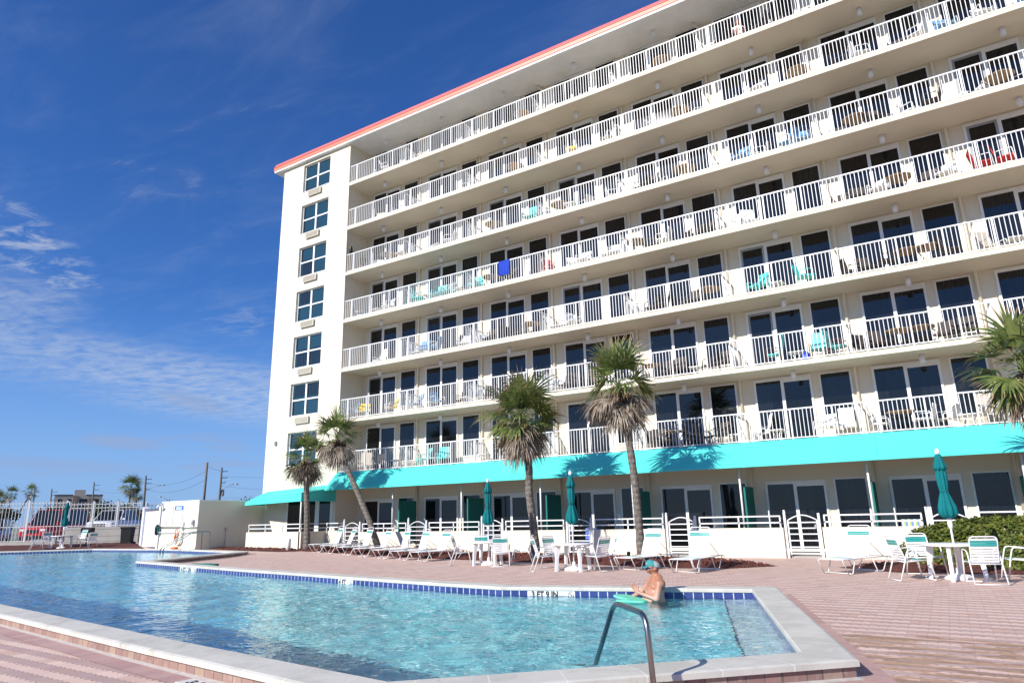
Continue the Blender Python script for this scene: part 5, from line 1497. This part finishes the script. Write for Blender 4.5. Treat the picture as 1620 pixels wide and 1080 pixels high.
for i in range(14): b.box((.462 + i * .1527, -.012 - .003 * (i % 2), .262), (.462 + (i + 1) * .1527, .012, 1.898))
b.build('panel', VINYL, g)
b = MB(); b.box((2.76, -.12, 0), (3.06, .12, 2.22)); b.prism([(2.74, 2.22), (3.08, 2.22), (2.91, 2.34)], -.14, .14, 'y'); b.build('post', VINYL, g)
e = empty('wheelie_bin', (-18.1, -2.15, .33), R(38), 'black wheeled bin standing against the low concrete wall', 'bin')
b = MB(); pr = [(-.24, 0), (.24, 0), (.30, .98), (-.30, .98)]
b.prism(pr, -.28, .28, 'y'); b.build('body', BLACKP, e)
b = MB(); b.prism([(-.33, .985), (.33, .985), (.34, 1.03), (.2, 1.08), (-.34, 1.08)], -.32, .32, 'y'); b.build('lid', BLACKP, e)
for s in (-1, 1):
    b = MB(); b.cyl((.28, s * .30, .11), (.28, s * .35, .11), .11, 12); b.build('wheel', RUBBER, e)
b = MB(); b.box((-.45, -.3, -.02), (.3, .3, .04)); b.build('base_slab', CURB if 0 else mat('red_slab', (.42, .16, .12), .9, .1), e)
e = empty('park_grill', (-20.35, -3.35, .36), R(35), 'black pedestal charcoal grill beside the far table', 'grill')
b = MB(); b.cyl((0, 0, 0), (0, 0, .75), .04, 8); b.build('pedestal', BLACKP, e)
b = MB(); b.box((-.30, -.22, .75), (.30, .22, .79)); b.box((-.30, .18, .79), (.30, .22, 1.05)); b.box((-.30, -.22, .79), (-.26, .18, 1.05)); b.box((.26, -.22, .79), (.30, .18, 1.05)); b.build('firebox', BLACKP, e)
b = MB()
for i in range(10): b.tube([(-.25, -.2 + i * .042, .95), (.25, -.2 + i * .042, .95)], .006, 4)
b.tube([(-.25, -.2, .95), (-.25, .18, .95)], .006, 4); b.tube([(.25, -.2, .95), (.25, .18, .95)], .006, 4)
b.build('grate', STEEL, e)
# ------------------------------------------------------------------ vehicles
def car(name, x, y, rz, paint, label, cat, van=0, dims=(4.6, 1.85, 1.5), z=.37):
    """front faces -y of the empty"""
    L, W_, Hh = dims; w2 = W_ / 2
    g = empty(name, (x, y, z), rz, label, cat, 'vehicles parked beyond the white fence')
    M_ = [paint]
    def loft(rows, mi=0, b=None):
        b = b or MB(); o = len(b.v); n = len(rows[0])
        for r_ in rows: b.v += r_
        for i in range(len(rows) - 1):
            for k in range(n):
                l = (k + 1) % n; b.face([o + i * n + k, o + i * n + l, o + (i + 1) * n + l, o + (i + 1) * n + k], mi, True)
        b.face(list(range(o, o + n))[::-1], mi); b.face(list(range(o + (len(rows) - 1) * n, o + len(rows) * n)), mi)
        return b
    def ring(yy, w_, z0, z1, c=.08):
        return [(-w_ + c, yy, z0), (w_ - c, yy, z0), (w_, yy, z0 + c), (w_ + .0, yy, (z0 + z1) / 2), (w_ - .04, yy, z1 - c), (w_ - .04 - c, yy, z1), (-w_ + .04 + c, yy, z1), (-w_ + .04, yy, z1 - c), (-w_, yy, (z0 + z1) / 2), (-w_, yy, z0 + c)]
    hood = Hh * .60 if not van else Hh * .56
    yb = [-L / 2, -L / 2 + .12, -L / 2 + .5, -L * .22, L * .3, L / 2 - .15, L / 2]
    hz_ = [hood * .80, hood * .88, hood * .94, hood, hood * 1.04, hood * 1.02, hood * .9]
    ws = [w2 * .86, w2 * .95, w2, w2, w2, w2 * .97, w2 * .9]
    b = loft([ring(a, w_, .28 if 0 < i < 6 else .36, h_) for i, (a, h_, w_) in enumerate(zip(yb, hz_, ws))]); b.build('body', paint, g)
    y0, y1, y2, y3 = (-L * .26, -L * .10, L * .28, L * .42) if not van else (-L * .30, -L * .18, L * .44, L * .47)
    cw = w2 * .92; tw = w2 * .76
    def cab(yy, w_, zz): return [(-w_, yy, zz), (w_, yy, zz)]
    b = MB(); V_ = [(-cw, y0, hood), (cw, y0, hood), (cw, y3, hood), (-cw, y3, hood), (-tw, y1, Hh), (tw, y1, Hh), (tw, y2, Hh), (-tw, y2, Hh)]
    b.v = V_
    for f_ in ((0, 1, 5, 4), (1, 2, 6, 5), (2, 3, 7, 6), (3, 0, 4, 7)): b.face(list(f_), 0)
    b.face([4, 5, 6, 7], 1)
    b.build('cabin', [GLASSC, paint], g)
    b = MB(); b.cbox((0, (y1 + y2) / 2, Hh + .012), (2 * tw + .02, y2 - y1 + .04, .03))
    for s in (-1, 1):
        b.tube([(s * cw, y0, hood), (s * tw, y1, Hh)], .03, 6); b.tube([(s * cw, y3, hood), (s * tw, y2, Hh)], .035, 6)
        b.tube([(s * (cw + .0), 0, hood), (s * tw, 0, Hh)], .03, 6)
    b.build('roof', paint, g)
    for sx in (-1, 1):
        for sy in (-L * .32, L * .30):
            b = MB(); b.tube([(sx * (w2 - .2), sy, .33), (sx * (w2 + .015), sy, .33)], .33, 18); wh_ = b.build('wheel', RUBBER, g)
            b = MB(); b.tube([(sx * (w2 + .01), sy, .33), (sx * (w2 + .03), sy, .33)], .19, 12); b.build('rim', STEEL, wh_)
        b = MB(); b.cbox((sx * w2 * .68, -L / 2 + .045, hood * .74), (.34, .10, .15)); b.build('headlight', mat('headlight_lens', (.62, .64, .66), .15, .02), g)
        b = MB(); b.cbox((sx * (w2 + .09), y0 + .15, hood + .08), (.18, .08, .13)); b.build('mirror', paint, g)
    b = MB(); b.cbox((0, -L / 2 + .03, hood * .66), (W_ * .42, .10, .22)); b.cbox((0, -L / 2 + .03, hood * .40), (W_ * .62, .10, .12)); b.build('grille', BLACKP, g)
    b = MB(); b.cbox((0, -L / 2 + .0, .42), (W_ * .84, .12, .20)); b.build('bumper', BLACKP if paint.name.startswith('red') else paint, g)
    return g
REDP = mat('red_car_paint', (.42, .012, .02), .25, .03, 1, spec=.6); WHP = mat('white_car_paint', (.68, .70, .74), .3, .03, 1, spec=.6); BLP = mat('blue_car_paint', (.03, .07, .25), .3, .03, 1); SILV = mat('silver_car_paint', (.42, .44, .46), .35, .03, 1)
car('parked_suv', -31.2, -.2, R(33), REDP, 'red pickup-like SUV parked nose towards the tall white fence', 'suv', 1, (5.0, 2.1, 2.3))
car('parked_car', -28.6, 2.6, R(38), WHP, 'white car with large dark windscreen parked above the low concrete wall', 'car', 0, (4.8, 2.0, 1.72), z=.85)
car('parked_van', -33.2, -5.6, R(40), WHP, 'white van parked behind the fence at the picture edge', 'van', 1, (5.2, 2.1, 2.45))
car('parked_car', -27.5, 6.2, R(30), BLP, 'dark blue car parked beyond the white vinyl gate', 'car', 0, (4.5, 1.85, 1.5), z=.5)
car('parked_suv', -38.0, -1.5, R(60), SILV, 'silver SUV standing further back between the van and the red SUV', 'suv', 1, (4.6, 1.9, 1.75))
car('parked_car', -47, 12, R(100), WHP, 'white car far across the parking lot before the second fence', 'car', 0, (4.6, 1.85, 1.5))
# second fence across the road
fence_run((-78, 2), (-52, 32), .3, 2.05, 'distant white fence across the parking lot', None, .6)
# ------------------------------------------------------------------ utility poles
def upole(base, top, arms, label, xf=False, lamp=None, r0=.17):
    g = empty('utility_pole', base, 0, label, 'utility pole', 'utility poles along the road')
    B_ = Vector(base); T = Vector(top) - B_
    b = MB(); b.tube([(0, 0, 0), T], [r0, r0 * .7], 8); b.build('shaft', WOODP, g)
    for (dz_, l) in arms:
        p = T * (1 - dz_ / T.length); s = Vector((.55, .84, 0))
        b = MB(); b.tube([p, p + s * l], .05, 5); b.tube([p + s * l, p + s * l + Vector((0, 0, .2))], .045, 5); b.build('insulator_arm', GREYFR, g)
    if xf:
        p = T * .62 + Vector((.1, .3, 0)); b = MB(); b.lathe([(.16, -.4), (.2, -.35), (.2, .3), (.12, .4)], p, 12); b.build('transformer', GREYFR, g)
    if lamp:
        l = Vector(lamp) - B_; p = T * (max(.1, (l.z - .9) / T.z)); m2 = (p + l) / 2 + Vector((0, 0, .25))
        b = MB(); b.tube([p, m2, l], .045, 6); b.build('lamp_arm', GREYFR, g)
        b = MB(); b.cbox(l + Vector((.1, .1, -.03)), (.5, .3, .12)); b.build('lamp_head', GREYFR, g)
    return g
upole((-50.9, 24.6, .1), (-49.83, 23.91, 8.54), (), 'bare wooden utility pole, the tallest and plain one')
upole((-54.1, 28.95, .1), (-52.98, 28.1, 8.32), ((.5, .7), (1.3, .7), (1.9, .5)), 'utility pole with grey transformer and street lamp arm near the hotel tower', True, (-51.9, 29.4, 6.27))
upole((-72.3, 29.8, .1), (-71.3, 28.91, 8.24), ((.5, .7), (1.1, .7), (1.9, .6)), 'utility pole with street lamp arm beside the large palm', False, (-69.6, 30.4, 6.9))
upole((-116.3, 44.9, .1), (-115.07, 43.83, 9.77), ((.6, .9), (1.5, .8), (2.6, 1.0)), 'thin utility pole right of the tan apartment block')
upole((-134.6, 45.7, .1), (-133.46, 44.74, 9.2), ((.6, 1.0), (1.3, 1.0), (2.3, .8)), 'thin utility pole left of the tan apartment block')
upole((-149, 48.6, .1), (-147.93, 47.72, 9.83), ((.6, 1.0), (1.6, .9)), 'furthest thin utility pole beside the leaning far palm')
upole((-83.9, 40.5, .1), (-83.69, 40.32, 5.5), (), 'small street lamp mast seen over the pump house roof', False, (-85.02, 39.34, 5.95), .10)
def wire(a, c, sag, label):
    P = [Vector(a) * (1 - t / 14) + Vector(c) * (t / 14) - Vector((0, 0, sag * 4 * (t / 14) * (1 - t / 14))) for t in range(15)]
    b = MB(); b.tube(P, .013, 4); tag(b.build('power_line', BLACKP), label, 'power line', 'overhead wires')
wire((-49.9, 24, 7.6), (-71.3, 29, 7.3), .9, 'upper wire between the bare pole and the lamp pole by the large palm')
wire((-49.9, 24, 6.6), (-71.4, 29.1, 6.5), 1.0, 'lower wire between the bare pole and the lamp pole by the large palm')
wire((-52.9, 28.2, 7.9), (-49.8, 23.95, 8.1), .1, 'short wire linking the bare pole to the transformer pole')
wire((-52.9, 28.2, 7.2), (-20, 62, 9.0), 1.1, 'wire running from the transformer pole behind the tower, upper')
wire((-53, 28.3, 6.0), (-20, 62, 7.0), 1.6, 'wire running from the transformer pole behind the tower, middle')
wire((-53.6, 28.6, 4.6), (-20, 62, 4.9), .3, 'lowest nearly level wire behind the tower')
wire((-53.6, 28.6, 4.6), (-83.7, 40.4, 4.6), .6, 'low wire running from the transformer pole towards the small lamp mast')
wire((-71.4, 29, 7.3), (-115, 44, 8.6), 1.2, 'wire from the lamp pole towards the far thin poles')
# ------------------------------------------------------------------ far things
def facing(x, y): return math.atan2(-(23.95 - x), (-25.4 - y)) + PI
CX, CY = -336, 147.6
e = empty('apartment_block', (CX, CY, 0), math.atan2(CY + 25.4, CX - 23.95) - PI / 2, 'distant tan apartment block with small penthouse, over the fence', 'building')
TANB = mat('tan_render', (.42, .36, .31), .9, .05, .1); BRB = mat('brown_render', (.24, .17, .14), .9, .05, .1)
b = MB(); b.box((-10, 0, 0), (10, 14, 16.3)); b.build('wall', TANB, e)
b = MB(); b.box((-2.2, -.6, 0), (-.4, 0, 16.0)); b.box((4.2, -.4, 0), (6.4, 0, 15.0)); b.build('bay_strip', BRB, e)
b = MB(); b.box((-2.0, 2, 16.3), (2.6, 7, 19.0)); b.build('penthouse', TANB, e)
b = MB(); b.box((-10.2, -.2, 16.3), (-2.4, .3, 16.7)); b.box((2.8, -.2, 16.3), (10.2, .3, 16.7)); b.build('roof_edge', DARK, e)
for fl in range(5):
    for xx in (-7.6, -3.8, 1.2, 2.9, 7.7):
        b = MB(); b.box((xx - .8, -.06, 14.6 - fl * 3.1 - 1.6), (xx + .8, -.01, 14.6 - fl * 3.1)); b.build('window', GLASSC, e)
e = empty('low_house', (-102.5, 53.0, 0), R(32), 'distant low house with faded red roof just over the fence', 'building')
b = MB(); b.box((-6, -4, 0), (6, 4, 3.0)); b.build('wall', TANB, e)
b = MB(); b.prism([(-6.5, 3.0), (6.5, 3.0), (5.4, 4.2), (-5.4, 4.2)], -4.3, 4.3, 'y'); b.build('roof', BRB, e)
fr = random.Random(9)
palm('palm_tree', (-79.07, 31.38, .2), [(-79.07, 31.38, .2), (-78.9, 31.2, 3.5), (-78.4, 30.95, 6.2)], .17, (-78.33, 30.9, 6.9), 'large dark distant palm beside the utility pole with a lamp', 31, 34, 18, 1.75, group='distant palms beyond the parking lot', dens=14, boots=False)
palm('palm_tree', (-78.2, 32.6, .2), [(-78.2, 32.6, .2), (-78.1, 32.0, 3), (-77.9, 31.6, 5.2)], .15, (-77.85, 31.55, 5.7), 'shorter distant palm tucked under the large dark one', 32, 24, 16, 1.3, group='distant palms beyond the parking lot', dens=12, boots=False)
palm('palm_tree', (-140.9, 41.2, .2), [(-140.9, 41.2, .2), (-139.5, 41.8, 4.2), (-137.4, 42.5, 8.2)], .17, (-137.2, 42.55, 8.6), 'distant thin palm leaning over the fence line', 33, 26, 8, 1.9, group='distant palms beyond the parking lot', dens=10, boots=False)
for i, (u_, zt_) in enumerate(((-158, 8.6), (-155.5, 7.6), (-152.4, 8.7), (-160.5, 8.0))):
    yy = 43.5 + i * .8
    palm('palm_tree', (u_, yy, .2), [(u_, yy, .2), (u_ + .2, yy, 4), (u_, yy, zt_ - .7)], .18, (u_, yy, zt_), 'distant palm in the clump at the far edge, ' + ['second tallest', 'lowest of the clump', 'tallest and nearest the leaning palm', 'outermost one'][i], 40 + i, 26, 10, 2.0, group='distant palms beyond the parking lot', dens=10, boots=False)
def tree(x, y, h, r, label, seed):
    r_ = random.Random(seed); g = empty('broadleaf_tree', (x, y, .1), 0, label, 'tree', 'dark trees along the far side of the road')
    b = MB(); b.tube([(0, 0, 0), (.1, 0, h * .4), (.2, .1, h * .7)], [.25, .18, .1], 7)
    for k in range(5):
        a = k * 1.3; b.tube([(.1, 0, h * .4), (r * .5 * math.cos(a), r * .5 * math.sin(a), h * .7)], [.12, .05], 5)
    b.build('trunk', WOODP, g)
    b = MB()
    cl = [(Vector((r_.uniform(-.7, .7) * r, r_.uniform(-.7, .7) * r, h * r_.uniform(.45, .88))), r * r_.uniform(.3, .5)) for k in range(11)]
    for c, q in cl:
        for k in range(150):
            d = Vector((r_.gauss(0, 1), r_.gauss(0, 1), r_.gauss(0, .8))).normalized() * q * r_.uniform(.6, 1.1); p = c + d
            t = Vector((r_.gauss(0, 1), r_.gauss(0, 1), r_.gauss(0, 1))).normalized(); s_ = t.cross(d.normalized()).normalized(); l = .22
            b.quad([p - t * l, p + s_ * l * .6, p + t * l, p - s_ * l * .6])
    b.build('crown', FARLEAF, g, recalc=False)
dirs = [(0, 'at the picture edge behind the white van'), (.10, 'behind the van and the silver SUV'), (.21, 'left of the tan apartment block'), (.33, 'below the tan apartment block'), (.43, 'right of the tan apartment block'), (.55, 'between the apartment block and the large palm'), (.70, 'right of the large distant palm'), (.80, 'just over the pump house roof edge'), (.93, 'beside the transformer pole'), (1.0, 'between the transformer pole and the small awning')]
for i, (t, l) in enumerate(dirs):
    x0, y0 = -128 + 62 * t, 28 + 42 * t
    tree(x0 + fr.uniform(-3, 3), y0 + fr.uniform(-3, 3), 5.2 + fr.uniform(-.6, .7) - .8 * t, 3.6 + fr.uniform(-.5, 1), 'distant dark green tree ' + l, 60 + i)
